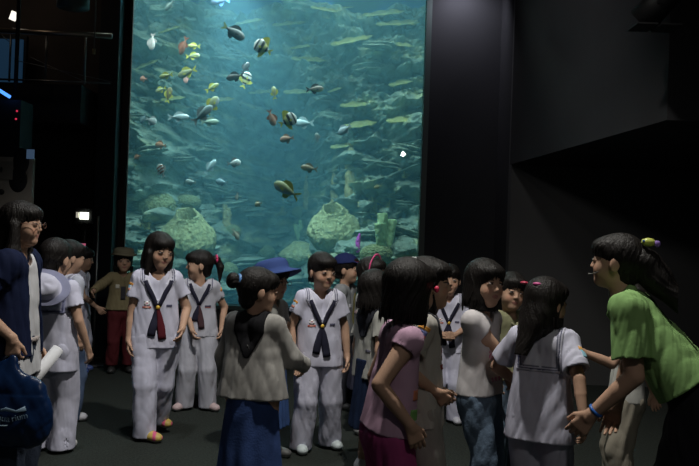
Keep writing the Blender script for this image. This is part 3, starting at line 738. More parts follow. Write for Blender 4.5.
mesh('speaker_box', *boxgeo((-.25, .0, q.z - 5.2 - .5), (.12, .3, q.z - 5.2 + .12)), M_BLACK, sp, smooth=False); tube('bracket', [(0, .15, q.z - 5.2 + .1), (0, .15, 0)], .02, M_BLACK, sp)
for (x, y) in ((17, 111), (16, 119)):
    c = P(x, y, q.y) - V3(q.x, q.y, 5.2); mesh('indicator_light', *ballgeo(c, .010), mat('red_indicator', col=(.5, .02, .05), emis=((1, .05, .12), .6)), sp)
# notice board
q = P(10, 188, 7.0); nb = empty('notice_board', (q.x, 7.0, 0)); tag(nb, 'beige notice board with black rounded cutouts standing behind the woman in blue', 'board')
M_BEIGE = mat('beige_board', col=(.34, .30, .25), rough=.8, vary=(6, .1))
ctr = P(18, 190, 7.0); lo = P(-30, 215, 7.0); hi = P(34, 158, 7.0)
mesh('board', *boxgeo((lo.x - q.x, -.02, 0), (hi.x - q.x, .03, hi.z)), M_BEIGE, nb, smooth=False)
def dark_patch(px, py, rx, rz, nm='cutout'):
    c = P(px, py, 7.0); V, F = ballgeo((c.x - q.x, -.02, c.z), (rx, .014, rz), 28, 16); mesh(nm, V, F, M_BLACK, nb)
dark_patch(19, 180, .08, .11); dark_patch(22, 162, .07, .12); dark_patch(2, 192, .03, .025); dark_patch(3, 170, .02, .05)
c = P(8, 173, 7.0); mesh('picture', *boxgeo((c.x - q.x - .055, -.032, c.z - .06), (c.x - q.x + .055, -.018, c.z + .10)), mat('dim_picture', col=(.22, .20, .17)), nb, smooth=False)
c = P(30, 154, 6.8); t = mesh('wall_display', *boxgeo((c.x - .03, c.y, c.z - .04), (c.x + .03, c.y + .02, c.z + .04)), mat('faint_blue_screen', col=(.05, .08, .12), emis=((.2, .35, .6), .15)), smooth=False); tag(t, 'small faint blue screen above the beige notice board', 'display')
# small flood lamp, monitor, post
q = P(83, 216, 8.6); t = empty('floodlight', tuple(q)); tag(t, 'small bright white floodlight shining in the dark left of the tank', 'lamp')
mesh('housing', *boxgeo((-.09, .02, -.08), (.09, .12, .08)), M_BLACK, t, smooth=False); tube('stand', [(0, .07, -.08), (0, .07, -q.z)], .02, M_BLACK, t)
mesh('lamp_face', *boxgeo((-.035, -.0, -.035), (.055, .02, .04)), mat('lamp_white', col=(.9, .9, .8), emis=((.95, 1, .85), 3.0)), t, smooth=False)
mesh('reflector', *boxgeo((-.075, .0, -.02), (-.05, .02, .04)), mat('lamp_dim', col=(.5, .5, .4), emis=((.9, .85, .7), .4)), t, smooth=False)
q = P(77, 246, 8.6); t = empty('monitor', tuple(q)); tag(t, 'small glowing pale blue and red monitor in the dark behind the boys', 'monitor')
mesh('casing', *boxgeo((-.11, .01, -.07), (.10, .05, .05)), M_BLACK, t, smooth=False); tube('stand', [(0, .03, -.07), (0, .03, -q.z)], .02, M_BLACK, t)
mesh('screen', *boxgeo((-.10, 0, -.03), (.05, .012, .03)), mat('pale_blue_screen', col=(.3, .4, .6), emis=((.35, .5, .9), .5)), t, smooth=False)
mesh('red_icon', *boxgeo((.05, 0, -.05), (.09, .012, .03)), mat('pink_screen', col=(.6, .2, .3), emis=((.9, .2, .35), .4)), t, smooth=False)
q = P(96, 282, 8.2); t = empty('barrier_post', (q.x, q.y, 0)); tag(t, 'thin silver post standing left of the dark pillar', 'post')
tube('pole', [(0, 0, .02), (0, 0, P(98, 216, 8.2).z)], .010, M_METAL, t); tube('base', [(0, 0, 0), (0, 0, .02)], .12, M_BLACK, t, seg=24)
# spotlight rig top right
for (px, py, Y, lb) in ((655, 8, 4.7, 'black stage spotlight at the top right under the ceiling'), (462, -16, 7.9, 'small spotlight just above the dark wall right of the tank')):
    q = P(px, py, Y); t = empty('spotlight', (q.x, q.y, 5.2)); tag(t, lb, 'spotlight')
    z = q.z - 5.2; d = V3(-.5, .5, -.6).normalized(); c = V3(0, 0, z)
    mesh('housing', *tubegeo([c - d * .12, c + d * .1], [.075, .09], 20), M_BLACK, t)
    mesh('bracket', *boxgeo((-.02, -.1, z), (.02, .1, z + .14)), M_BLACK, t, smooth=False); tube('stem', [(0, 0, z + .1), (0, 0, 0)], .015, M_BLACK, t)
    for k in (-1, 1): mesh('barn_door', *boxgeo((c.x + k * .07 - .06, c.y - .09, c.z - .12), (c.x + k * .07 + .06, c.y + .09, c.z - .11)), M_BLACK, t, smooth=False)
# ------------------------------------------------------------------ the tank
def water_mat():
    m = bpy.data.materials.new('tank_water'); m.use_nodes = True; nt = m.node_tree; nt.nodes.clear()
    out = nt.nodes.new('ShaderNodeOutputMaterial'); sc = nt.nodes.new('ShaderNodeVolumeScatter'); ab = nt.nodes.new('ShaderNodeVolumeAbsorption'); ad = nt.nodes.new('ShaderNodeAddShader')
    sc.inputs['Color'].default_value = (.30, .71, .88, 1); sc.inputs['Density'].default_value = .075; sc.inputs['Anisotropy'].default_value = .2
    ab.inputs['Color'].default_value = (.10, .68, .90, 1); ab.inputs['Density'].default_value = .10
    nt.links.new(sc.outputs[0], ad.inputs[0]); nt.links.new(ab.outputs[0], ad.inputs[1]); nt.links.new(ad.outputs[0], out.inputs['Volume'])
    tr = nt.nodes.new('ShaderNodeBsdfTransparent'); nt.links.new(tr.outputs[0], out.inputs['Surface']); return m
WX0, WX1, WY0, WY1, WZ1 = XL - 2.2, XR + 1.6, TY + .13, 16.4, 5.15
wt = box('water', (WX0 + .02, WY0 + .002, .12), (WX1 - .02, WY1, WZ1), water_mat()); tag(wt, kind='structure')
def glass_mat():
    m = bpy.data.materials.new('acrylic_pane'); m.use_nodes = True; nt = m.node_tree; nt.nodes.clear()
    out = nt.nodes.new('ShaderNodeOutputMaterial'); a = nt.nodes.new('ShaderNodeBsdfTransparent'); g = nt.nodes.new('ShaderNodeBsdfGlossy'); mx = nt.nodes.new('ShaderNodeMixShader'); fr = nt.nodes.new('ShaderNodeFresnel')
    a.inputs[0].default_value = (.93, .98, .96, 1); g.inputs['Roughness'].default_value = .01; fr.inputs[0].default_value = 1.3
    nt.links.new(fr.outputs[0], mx.inputs[0]); nt.links.new(a.outputs[0], mx.inputs[1]); nt.links.new(g.outputs[0], mx.inputs[2]); nt.links.new(mx.outputs[0], out.inputs[0]); return m
gl = box('window_1', (XL, TY + .03, GZ - .05), (XR + .02, TY + .10, ZT), glass_mat()); tag(gl, kind='structure')
struct('wall_tank_left', (WX0 - .1, WY0, 0), (WX0, WY1, 5.2), mat('tank_lining', col=(.02, .10, .16), rough=.9))
struct('wall_tank_right', (WX1, WY0, 0), (WX1 + .1, WY1, 5.2), MATS['tank_lining'])
struct('wall_tank_rear', (WX0, WY1, 0), (WX1, WY1 + .1, 5.2), mat('tank_rear_paint', col=(.01, .12, .35), rough=.9))
tag(box('wall_tank_front', (WX0, TY + .02, 0), (XL - .0, WY0, 5.2), mat('brown_wall_paint', col=(.09, .07, .06), rough=.9, vary=(1.2, .4))), kind='structure')
tag(box('floor_tank', (WX0, WY0, 0), (WX1, WY1, .12), MATS['tank_lining']), kind='structure')
struct('wall_tank_plenum', (WX0, WY0 - .1, 5.16), (WX1, WY1, 5.2), M_BLACK)
GX = P(275, 170, 14).x
def strata(x, y, z):
    n = fbm(x * .55 + 3, y * .55, z * 1.1 + 5, 3); t = z * 2.4 + n * 4.2 + fbm(x * 1.7, y * 1.7, z * .6 + 9, 2) * 1.2
    f = t - np.floor(t); return f
def wall_y(x, z):
    z0 = np.zeros_like(x)
    base = 12.5 + .45 * np.clip(z - 1.2, 0, 9) * .35
    gap = np.exp(-((x - GX) / .85) ** 2) * np.clip((4.3 - z) / 1.4, 0, 1)
    side = -1.3 * np.clip((np.abs(x - GX) - .9) / 2.4, 0, 1) ** 1.3
    f = strata(x, z0, z); led = -.62 * (f ** 2.2) * np.where(f > .93, (1 - f) / .07, 1)
    big = (fbm(x * .7 + 20, z0, z * .8, 3) - .5) * -2.6; rough = (fbm(x * 5, z0 + 2, z * 9, 4) - .5) * -.30
    bl = np.abs(fbm(x * 1.25 + 4, z0 + 1, z * 2.3 + 2, 3) - .5) * -3.4; bl2 = np.abs(fbm(x * 4.2 + 4, z0 + 7, z * 5.5 + 2, 3) - .5) * -1.25
    fine = (fbm(x * 13, z0 + 3, z * 16, 3) - .5) * -.20
    chunk = (fbm(x * 2.2 + 8, z0 + 5, z * 3.6, 3) - .5) * -1.0
    slope = -np.clip(1.75 - z, 0, 3) ** 1.15 * 1.45      # the reef comes forward at the bottom
    y = base + gap * 3.4 + side + (led * .6 + big * .8 + rough + chunk * .5 + bl + bl2 + fine + .35) * (1 - .6 * gap) + slope * (1 - .30 * gap)
    lim = WY0 + .25; return lim + .25 * np.logaddexp(0, (y - lim) / .25)
nx, nz = 620, 520
xs = np.linspace(WX0 + .02, WX1 - .02, nx); zs = np.linspace(.13, 5.1, nz); GXm, GZm = np.meshgrid(xs, zs, indexing='ij')
Yw = wall_y(GXm, GZm); V = np.stack([GXm.ravel(), Yw.ravel(), GZm.ravel()], 1)
ii = np.arange(nx * nz).reshape(nx, nz); Q = np.stack([ii[:-1, :-1].ravel(), ii[1:, :-1].ravel(), ii[1:, 1:].ravel(), ii[:-1, 1:].ravel()], 1)
cn = fbm(GXm * 1.3, GXm * 0, GZm * 2.1, 4).ravel()[:, None]; cn2 = np.clip((fbm(GXm * 4 + 9, GXm * 0, GZm * 6, 3).ravel()[:, None] - .5) * 5, 0, 1)
colw = np.array([[.19, .25, .20]]) * (.5 + cn) ; colw = colw * (1 - cn2) + np.array([[.36, .40, .22]]) * cn2
tag(mesh('reef', V, Q, M_ROCK, None, colw), kind='structure')
def on_wall(px, py):
    d = ray(px, py); t = (WY0 + .1) / d.y
    while t * d.y < 16:
        p = CAM + d * t
        if wall_y(np.array([p.x]), np.array([p.z]))[0] < p.y: return p
        t += .02
    return CAM + d * (14 / d.y)
# --- corals: one prototype of each kind, then copies
def copy_tree(o, parent=None):
    c = o.copy(); C.objects.link(c); c.parent = parent
    for ch in o.children:
        copy_tree(ch, c)
    return c
def gridres(c, r, n): return Grid(*[np.linspace(c[i] - r[i], c[i] + r[i], n) for i in range(3)])
def fieldmesh(name, g, m, colf, parent=None):
    V, Q = g.build(); return mesh(name, V, Q, m, parent, colf(V) if callable(colf) else np.array(colf))
def dome_proto():
    g = gridres((0, 0, .1), (.62, .62, .6), 64); g.ell((0, 0, -.02), (.5, .5, .42), .02)
    X, Y, Z = np.meshgrid(*g.ax, indexing='ij'); n = fbm(X * 9, Y * 9, Z * 9, 2); g.F += (.02 * np.sin(n * 34) + .05 * (fbm(X * 2, Y * 2, Z * 2, 2) - .5)).astype(np.float32)
    return fieldmesh('dome_coral', g, M_CORAL, (.22, .26, .13))
def barrel_proto():
    g = gridres((0, 0, .28), (.68, .68, .5), 72)
    g.ell((0, 0, .20), (.52, .50, .42), .04); g.cone((0, 0, .48), (0, 0, .62), .30, .22, .12)
    X, Y, Z = np.meshgrid(*g.ax, indexing='ij'); th = np.arctan2(Y, X)
    g.F += (.014 * np.abs(np.sin(th * 13 + 3 * fbm(X * 4, Y * 4, Z * 4, 2))) + .11 * (fbm(X * 8, Y * 8, Z * 8, 3) - .5) - .01).astype(np.float32)
    g.cone((0, -.02, .36), (0, -.06, .80), .10, .19, .03, None, 'sub')
    return fieldmesh('barrel_sponge', g, M_CORAL, (.30, .33, .17))
def plate_proto():
    g = gridres((0, 0, .0), (.62, .5, .3), 64)
    g.ell((0, 0, .02), (.52, .34, .055), .02); g.cone((0, .2, -.02), (.05, .35, -.25), .08, .14, .08)
    X, Y, Z = np.meshgrid(*g.ax, indexing='ij'); g.F += (.045 * (fbm(X * 5, Y * 5, Z * 2, 3) - .5) + .015 * np.sin(X * 18 + 4 * Y)).astype(np.float32)
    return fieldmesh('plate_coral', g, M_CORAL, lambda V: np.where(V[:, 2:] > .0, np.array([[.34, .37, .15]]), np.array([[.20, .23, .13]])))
def column_proto():
    g = gridres((0, 0, .4), (.3, .3, .55), 64); r = random.Random(3)
    for i in range(4):
        x, y = r.uniform(-.08, .08), r.uniform(-.06, .06); h = (.85, .66, .5, .7)[i]; g.cone((x, y, -.05), (x * 1.5, y, h), .085, .07, .05)
        for j in range(9): 
            z = r.uniform(0, h); a = r.uniform(0, 6.3); g.ell((x + .07 * math.cos(a), y + .07 * math.sin(a), z), (.045, .045, .045), .03)
    X, Y, Z = np.meshgrid(*g.ax, indexing='ij'); g.F += (.04 * (fbm(X * 14, Y * 14, Z * 14, 2) - .5)).astype(np.float32)
    return fieldmesh('column_coral', g, M_CORAL, (.33, .30, .14))
def branch_proto(n=26, seed=2):
    r = random.Random(seed); geos = []
    for i in range(n):
        a = r.uniform(0, 6.28); e = r.uniform(.1, 1.1); L = r.uniform(.3, .5); d = V3(math.cos(a) * math.sin(e), math.sin(a) * math.sin(e), math.cos(e) * .8)
        p0 = V3(0, 0, -.05); p1 = p0 + d * L * .5; p2 = p1 + (d + V3(0, 0, .5)).normalized() * L * .5; geos.append(tubegeo([p0, p1, p2], [.04, .028, .010], 7))
        for k in range(2):
            v = (d + V3(r.uniform(-.8, .8), r.uniform(-.8, .8), .5)).normalized(); geos.append(tubegeo([p1, p1 + v * L * .4], [.022, .008], 6))
    geos.append(ballgeo((0, 0, -.03), (.12, .12, .08)))
    V, F = join(*geos); return mesh('branching_coral', V, F, M_CORAL, None, (.45, .42, .18))
def tubes_proto():
    g = gridres((0, 0, .25), (.34, .3, .42), 64)
    for (x, y, h, l) in ((-.13, 0, .36, -.06), (.0, .05, .5, 0), (.13, -.02, .42, .07)):
        g.cone((x * .5, y, -.1), (x + l, y, h), .06, .085, .03)
    for (x, y, h, l) in ((-.13, 0, .36, -.06), (.0, .05, .5, 0), (.13, -.02, .42, .07)): 
        g.plane((0, 0, h + .015), (0, 0, 1), 0, ((x + l, y, h + .1), .11)); g.cone((x + l * .6, y, h - .12), (x + l, y, h + .1), .045, .062, 0, None, 'sub')
    X, Y, Z = np.meshgrid(*g.ax, indexing='ij'); g.F += (.03 * (fbm(X * 12, Y * 12, Z * 12, 2) - .5)).astype(np.float32)
    return fieldmesh('tube_sponge', g, M_CORAL, (.36, .50, .26))
def rock_proto(seed):
    g = gridres((0, 0, 0), (.62, .55, .45), 60); g.ell((0, 0, 0), (.46, .38, .24), .02)
    X, Y, Z = np.meshgrid(*g.ax, indexing='ij'); g.F += (.42 * (fbm(X * 2.5 + seed * 9, Y * 2.5, Z * 4, 4) - .47) + .05 * np.sin(Z * 30 + 5 * fbm(X * 2, Y * 2, Z * 2, 2))).astype(np.float32)
    return fieldmesh('reef_rock', g, M_ROCK, lambda V: np.array([[.26, .33, .25]]) * (.6 + .8 * fbm(V[:, 0] * 5 + seed, V[:, 1] * 5, V[:, 2] * 5, 3)[:, None]))
PRO = {}
def coral(kind, px, py, wpx, label, zs=1.0, tilt=(0, 0), rz=None, fwd=0.0, sink=0.0, group=None):
    mk = {'dome': dome_proto, 'barrel': barrel_proto, 'plate': plate_proto, 'column': column_proto, 'branch': branch_proto, 'branch2': lambda: branch_proto(18, 5), 'tubes': tubes_proto, 'rock': lambda: rock_proto(1), 'rock2': lambda: rock_proto(4)}[kind]
    if kind not in PRO: PRO[kind] = o = mk()
    else: o = copy_tree(PRO[kind])
    if kind == 'rock2' or kind == 'branch2': pass
    wid = {'dome': 1.0, 'barrel': 1.05, 'plate': 1.05, 'column': .4, 'branch': .75, 'branch2': .75, 'tubes': .5, 'rock': .95, 'rock2': .95}[kind]
    p = on_wall(px, py); p = CAM + (p - CAM) * ((p.y - fwd) / p.y); sc = wpx / FPX * p.y / wid
    o.location = p - V3(0, 0, sink * sc); o.scale = (sc, sc, sc * zs)
    o.rotation_euler = (R_(tilt[0]), R_(tilt[1]), R_(rz if rz is not None else (px * 37 + py * 11) % 360)); 
    tag(o, label, 'sponge' if kind in ('barrel', 'tubes') else ('rock' if kind.startswith('rock') else 'coral'), group); return o
coral('barrel', 334, 240, 52, 'large yellow-green barrel sponge with a dark round mouth, rightmost of the two', 1.0, (26, -6), 5)
coral('barrel', 187, 252, 56, 'large pale barrel sponge with a wide dark mouth left of the tank centre', 1.1, (24, 4), 0)
coral('barrel', 301, 262, 46, 'low pale green barrel sponge in front of the larger one', .62, (0, 0), 100)
coral('dome', 153, 205, 44, 'broad smooth olive dome coral at the left of the tank', .85)
coral('dome', 188, 202, 26, 'small olive dome coral right beside the broad dome', .7)
coral('dome', 405, 262, 44, 'pale green dome coral at the bottom right corner of the tank', .7)
coral('dome', 377, 255, 34, 'yellow-green dome coral below the tube sponges', .8)
coral('dome', 300, 212, 16, 'little round dome coral behind the big barrel sponge', .9)
coral('dome', 372, 190, 16, 'little dark round dome coral right of the coral columns', 1.2)
coral('dome', 232, 232, 18, 'round green dome coral right of the pale barrel sponge', 1)
coral('dome', 263, 252, 24, 'low green dome coral between the two barrel sponges', .8)
coral('dome', 270, 298, 34, 'broad dark dome coral behind the blue brimmed hat', .8)
coral('dome', 310, 300, 26, 'dim round dome coral low behind the boy in white', .8)
coral('dome', 225, 270, 26, 'greenish dome coral behind the girl with the ponytail', .8)
coral('tubes', 384, 252, 30, 'pale green tube sponges in a cluster at the lower right', 1.25)
coral('tubes', 300, 236, 14, 'short tube sponges beside the low barrel sponge', 1.1)
coral('column', 350, 192, 18, 'tall rough coral column, the taller one of the pair', 1.25)
coral('column', 336, 205, 17, 'knobbly coral column left of the tallest one', 1.1)
coral('column', 307, 205, 12, 'slim coral column left of the knobbly pair', 1.1)
coral('column', 226, 226, 12, 'stubby coral column behind the round green dome', .8)
coral('branch', 376, 213, 36, 'yellowish branching coral spreading below the dark round dome', 1)
coral('branch2', 283, 212, 26, 'faint branching coral at the foot of the deep blue gap', 1)
coral('branch', 318, 262, 26, 'branching coral spreading under the big barrel sponge', .8)
coral('branch2', 147, 228, 24, 'dark branching coral below the broad olive dome', .8)
coral('branch', 405, 176, 22, 'small branching coral near the right edge of the tank', .8)
pc = [(352, 41, 44, -14, 'long yellow plate coral sloping up to the right in the upper middle'), (302, 47, 24, -10, 'short yellow-green plate coral above the flat one'), (309, 60, 36, 2, 'flat green plate coral just below the short one'),
      (398, 24, 46, -4, 'thick green plate coral at the upper right of the tank'), (384, 14, 44, -8, 'thin yellow plate coral lying above the thick green one'), (325, 10, 30, 8, 'slanting plate coral near the top middle'),
      (345, 8, 26, -14, 'pale plate coral at the top right of the slanting one'), (356, 105, 32, -6, 'dim green plate coral in the middle right'), (335, 90, 16, -20, 'small tilted plate coral left of the dim green one'),
      (405, 82, 34, -16, 'tilted yellow plate coral by the right edge of the glass'), (300, 92, 34, -4, 'faint brown plate coral in the middle of the reef'), (145, 66, 34, -25, 'steep yellow plate coral at the upper left edge'),
      (170, 30, 26, -20, 'small curved plate coral in the bright upper left'), (290, 24, 36, -8, 'hazy plate coral right under the bright surface'), (222, 100, 26, -6, 'dim plate coral behind the silver fish'),
      (173, 99, 26, -8, 'narrow plate coral in the left half of the tank'), (262, 92, 28, -6, 'narrow green plate coral in the middle'), (360, 125, 36, -10, 'grey plate coral above the coral columns'), (403, 120, 34, -8, 'pale plate coral at the right edge below the tilted one'),
      (345, 145, 30, -14, 'thin plate coral left behind the silver blue fish'), (400, 45, 30, 5, 'dim plate coral under the thick green one'), (250, 22, 30, -12, 'hazy bright plate coral at the top behind the grouper')]
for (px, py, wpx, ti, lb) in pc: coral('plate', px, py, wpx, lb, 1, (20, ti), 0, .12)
rk = [(135, 215, 30), (140, 262, 40), (212, 190, 34), (225, 205, 44), (250, 212, 36), (240, 262, 46), (275, 232, 40), (268, 275, 50), (410, 205, 34), (398, 232, 40), (352, 222, 40), (345, 262, 44), (372, 232, 34), (408, 150, 30), (390, 165, 34),
      (330, 286, 44), (200, 225, 34), (165, 235, 36), (300, 280, 40), (225, 290, 48), (280, 205, 30), (392, 195, 26), (205, 250, 30), (140, 120, 30), (150, 150, 34), (205, 150, 30), (365, 160, 34), (372, 70, 44), (330, 120, 36), (180, 160, 30), (230, 60, 40), (160, 10, 30), (380, 45, 36), (300, 5, 40), (215, 20, 44)]
CORALS = [(o.location.copy(), o['label']) for o in C.objects if o.get('category') in ('coral', 'sponge')]
used = set()
for i, (px, py, wpx) in enumerate(rk):
    o = coral('rock' if i % 2 else 'rock2', px, py, wpx, 'x', (.55, .7, .45)[i % 3], ((i * 7) % 20 - 10, (i * 13) % 24 - 12), None, .05, group='rocks scattered over the reef')
    for (cl, lb) in sorted(CORALS, key=lambda c: (c[0] - o.location).xz.length if hasattr(c[0], 'xz') else 0):
        dx = o.location.x - cl.x; dz = o.location.z - cl.z
        dr = ('right of' if dx > 0 else 'left of') if abs(dx) > abs(dz) else ('above' if dz > 0 else 'below')
        t = 'rough reef rock ' + dr + ' the ' + ' '.join(lb.split()[:9])
        if t not in used: break
    used.add(t); o['label'] = t
o = coral('column', 358, 250, 6, 'bright magenta reflection shape below the reef columns', 1.2); o.name = 'magenta_reflection_shape'; o['category'] = 'sponge'  # stand-in shape for a magenta reflection in the pane, not a sponge
o.data = o.data.copy(); a_ = o.data.color_attributes['Col']; a_.data.foreach_set('color', np.tile(np.array([.75, .12, .65, 1], np.float32), len(o.data.vertices)))
# --- fish
def fish(px, py, L, ang, label, body=(.3, .3, .32), belly=None, fin=None, tail=None, ht=.36, wd=.15, bars=None, Y=None, fork=.35, dors=.12, flip=None, tall=0, yaw=15, group=None, kind='fish'):
    belly = belly or body; fin = fin or body; tail = tail or fin; Y = Y or (9.75 + ((px * 7 + py * 13) % 17) * .05)
    wy = on_wall(px, py).y; Y = max(min(Y, wy - .35), WY0 + .3)
    loc = P(px, py, Y); Lw = L / FPX * Y / math.cos(R_(yaw)); r = empty('fish', tuple(loc)); tag(r, label, 'fish', group)
    ca = math.cos(R_(ang)); face = 1 if ca >= 0 else -1; a = R_(ang) if face > 0 else R_(180 - ang)
    r.rotation_euler = (Matrix.Rotation(R_(yaw if face > 0 else 180 - yaw), 3, 'Z') @ Matrix.Rotation(-a, 3, 'Y')).to_euler()
    n = 18; m = 14; V = []; F = []; cc = []
    def prof(t): return ht * .5 * (math.sin(math.pi * min(1, t * 1.02) ** .72) ** .8 * (1 - .25 * t) + .09 * (t > .5) * (t - .5)) + .012
    for i in range(n):
        t = i / (n - 1); h = prof(t) if t < .985 else .045; wv = wd * .5 * math.sin(math.pi * min(.97, t + .03) ** .7) ** .7 + .006; x = .42 - .80 * t
        for k in range(m):
            b = 2 * math.pi * k / m; y = math.cos(b) * wv; z = math.sin(b) * h; V.append((x * Lw, y * Lw, z * Lw))
            s_ = np.array(body if z > -.1 * ht else belly)
            if bars:
                for (c0, c1, bc) in bars:
                    if c0 <= t <= c1: s_ = np.array(bc)
            cc.append(s_)
    for i in range(n - 1):
        for k in range(m): F.append((i * m + k, (i + 1) * m + k, (i + 1) * m + (k + 1) % m, i * m + (k + 1) % m))
    F.append(tuple(range(m))); F.append(tuple(range((n - 1) * m, n * m))[::-1]); mesh('body', V, F, M_FISH, r, np.array(cc))
    def plate(nm, pts, c, th=.012, y=0, rot=0):
        k = len(pts); V = [(x * Lw, (y - th / 2) * Lw, z * Lw) for x, z in pts] + [(x * Lw, (y + th / 2 + rot * (i % 2) * .0) * Lw, z * Lw) for i, (x, z) in enumerate(pts)]
        F = [tuple(range(k)), tuple(range(k, 2 * k))[::-1]] + [(i, k + i, k + (i + 1) % k, (i + 1) % k) for i in range(k)]; mesh(nm, V, F, M_FISH, r, np.tile(np.array(c), (2 * k, 1)), smooth=False)
    hh = ht * .5
    plate('tail_fin', [(-.34, .03), (-.42, .08), (-.56, .17), (-.54, .08), (-.56 + fork * .25, 0), (-.54, -.08), (-.56, -.17), (-.42, -.08), (-.34, -.03)], tail)
    plate('dorsal_fin', [(.20, hh * .78), (.13, hh + dors * .7), (-.02, hh + dors + tall * .6), (-.14, hh * .8 + dors + tall), (-.24, hh * .5 + dors * .6), (-.30, hh * .3), (-.1, hh * .6), (.05, hh * .8)], fin)
    plate('anal_fin', [(.02, -hh * .8), (-.06, -hh - dors * .8 - tall * .5), (-.18, -hh * .7 - dors - tall * .4), (-.26, -hh * .4 - dors * .3), (-.28, -hh * .3), (-.1, -hh * .6)], fin)
    for k in (-1, 1):
        plate('pectoral_fin', [(.16, -.02), (.06, .01), (-.01, -.04), (.02, -.09), (.10, -.07)], fin, .010, k * wd * .52)
        v, f = ballgeo((.30 * Lw, k * wd * .30 * Lw, .025 * Lw), .022 * Lw, 8, 6); mesh('eye', v, f, M_EYE, r, (.02, .02, .02))
    return r
YL = (.62, .60, .10); SV = (.42, .50, .52); BK = (.04, .045, .05); WH = (.75, .75, .72); RB = (.34, .13, .08)
bn = [(.16, .27, BK), (.27, .45, WH), (.45, .60, BK), (.60, .78, (.7, .68, .3)), (.78, .9, BK)]
fish(235, 33, 25, -28, 'large dark grey grouper-like fish near the top of the tank', (.10, .12, .13), (.16, .18, .18), BK, (.25, .3, .12), ht=.40, wd=.2, Y=9.6)
fish(262, 47, 21, 150, 'tall black and white banded fish with yellow fins, upper one', WH, None, YL, YL, ht=.72, bars=bn, tall=.12, Y=9.6, yaw=10)
fish(289, 120, 19, 30, 'black and yellow banded fish beside the reddish one', WH, None, YL, YL, ht=.72, bars=bn, tall=.1, Y=9.6, yaw=20)
fish(246, 79, 17, 70, 'small banded yellow fish diving beside the dark fish', WH, None, YL, YL, ht=.6, bars=bn, tall=.08)
fish(234, 77, 19, 190, 'dark slim fish swimming left under the grouper', BK, (.1, .12, .13), BK, ht=.34)
fish(246, 67, 13, 60, 'dim dark fish just above the small banded one', (.08, .09, .1), ht=.4, Y=10.3)
fish(183, 47, 19, 250, 'reddish fish nosing down near the top left', RB, (.4, .18, .12), RB, ht=.32)
fish(152, 43, 17, 265, 'pale pinkish fish hanging nose down by the left edge', (.55, .48, .46), (.65, .6, .58), ht=.42)
fish(169, 6, 13, 230, 'small dark fish at the top left of the tank', (.08, .12, .11), ht=.36)
fish(219, 1, 20, 185, 'dark fish with a blue tail cut by the top edge', (.04, .05, .08), None, (.03, .1, .3), (.05, .25, .6), ht=.36)
fish(186, 73, 21, 200, 'olive fish with a yellow tail in the upper left', (.3, .32, .18), (.35, .38, .25), YL, YL, ht=.36)
fish(194, 56, 14, 10, 'small olive fish with yellow stripes under the reddish one', (.35, .38, .2), None, YL, YL, ht=.38)
fish(193, 46, 14, 175, 'thin yellow fish above the small olive one', (.5, .52, .2), None, YL, YL, ht=.28)
fish(169, 94, 16, 80, 'brown and yellow fish pointing up at the left', (.3, .25, .12), None, YL, YL, ht=.36)
fish(165, 76, 15, 190, 'yellow green fish left of the olive yellow-tailed one', (.42, .46, .2), None, YL, YL, ht=.3)
fish(160, 90, 12, 200, 'small yellowish fish beside the brown and yellow one', (.4, .44, .25), None, YL, YL, ht=.36)
fish(180, 117, 21, 5, 'slim silver fish swimming right in the left half', SV, (.55, .6, .6), SV, ht=.28)
fish(204, 113, 26, 45, 'long silver blue fish slanting upward', (.33, .45, .48), SV, SV, ht=.3, Y=9.6)
fish(213, 104, 20, 60, 'pale yellow fish behind the long silver blue one', (.45, .50, .30), SV, YL, ht=.45, Y=9.9)
fish(211, 122, 18, 5, 'dim greenish fish below the pale yellow one', (.28, .38, .3), ht=.32, Y=10.2)
fish(152, 121, 11, 340, 'round silvery white fish at the left edge', (.6, .66, .66), ht=.7)
fish(143, 119, 10, 240, 'thin bluish fish next to the round silvery one', (.3, .42, .46), ht=.4, Y=10.1)
fish(160, 145, 12, 175, 'small orange fish on the left', (.55, .27, .16), (.6, .4, .3), ht=.5)
fish(137, 157, 8, 200, 'tiny orange fish near the left frame', (.5, .25, .15), ht=.5)
fish(143, 79, 8, 180, 'tiny pinkish orange fish at the upper left edge', (.6, .3, .22), ht=.62)
fish(186, 80, 8, 260, 'tiny pink fish below the olive yellow-tailed fish', (.6, .32, .28), ht=.6)
fish(161, 170, 14, 120, 'white fish with broad brown bands above the dome coral', WH, None, WH, WH, ht=.62, bars=[(.2, .3, (.4, .14, .08)), (.42, .54, (.4, .14, .08)), (.68, .8, (.4, .14, .08))], yaw=25)
fish(211, 166, 18, 55, 'slim silver fish slanting up in the middle left', (.36, .48, .5), SV, ht=.3)
fish(235, 163, 14, 10, 'white and grey fish left of the deep blue gap', (.65, .7, .68), WH, (.3, .3, .3), ht=.52)
fish(190, 182, 12, 175, 'pale silvery fish above the small dome coral', (.48, .6, .58), ht=.46)
fish(221, 182, 13, 175, 'faint blue grey fish right of the pale silvery one', (.22, .34, .38), ht=.5, Y=10.5)
fish(285, 189, 30, 152, 'large silver fish with yellow back and tail in the centre', (.48, .50, .28), (.58, .64, .60), YL, YL, ht=.36, Y=9.5, fork=.6)
fish(272, 119, 17, 290, 'reddish brown fish with its tail up in the middle', (.38, .2, .15), (.5, .32, .26), RB, ht=.42)
fish(316, 89, 18, 8, 'dark brown fish with yellow belly swimming right', (.13, .11, .09), (.3, .28, .12), BK, BK, ht=.36)
fish(286, 139, 15, 190, 'pink orange fish below the banded one', (.55, .34, .26), (.6, .45, .36), ht=.44)
fish(308, 168, 18, 172, 'brown fish swimming left in the blue gap', (.22, .17, .10), (.35, .28, .12), ht=.34)
fish(344, 130, 15, 215, 'silver blue round fish in the middle right', (.5, .62, .68), SV, ht=.52)
fish(302, 123, 22, 180, 'faint grey blue fish behind the banded one', (.28, .38, .4), SV, ht=.34, Y=10.4)
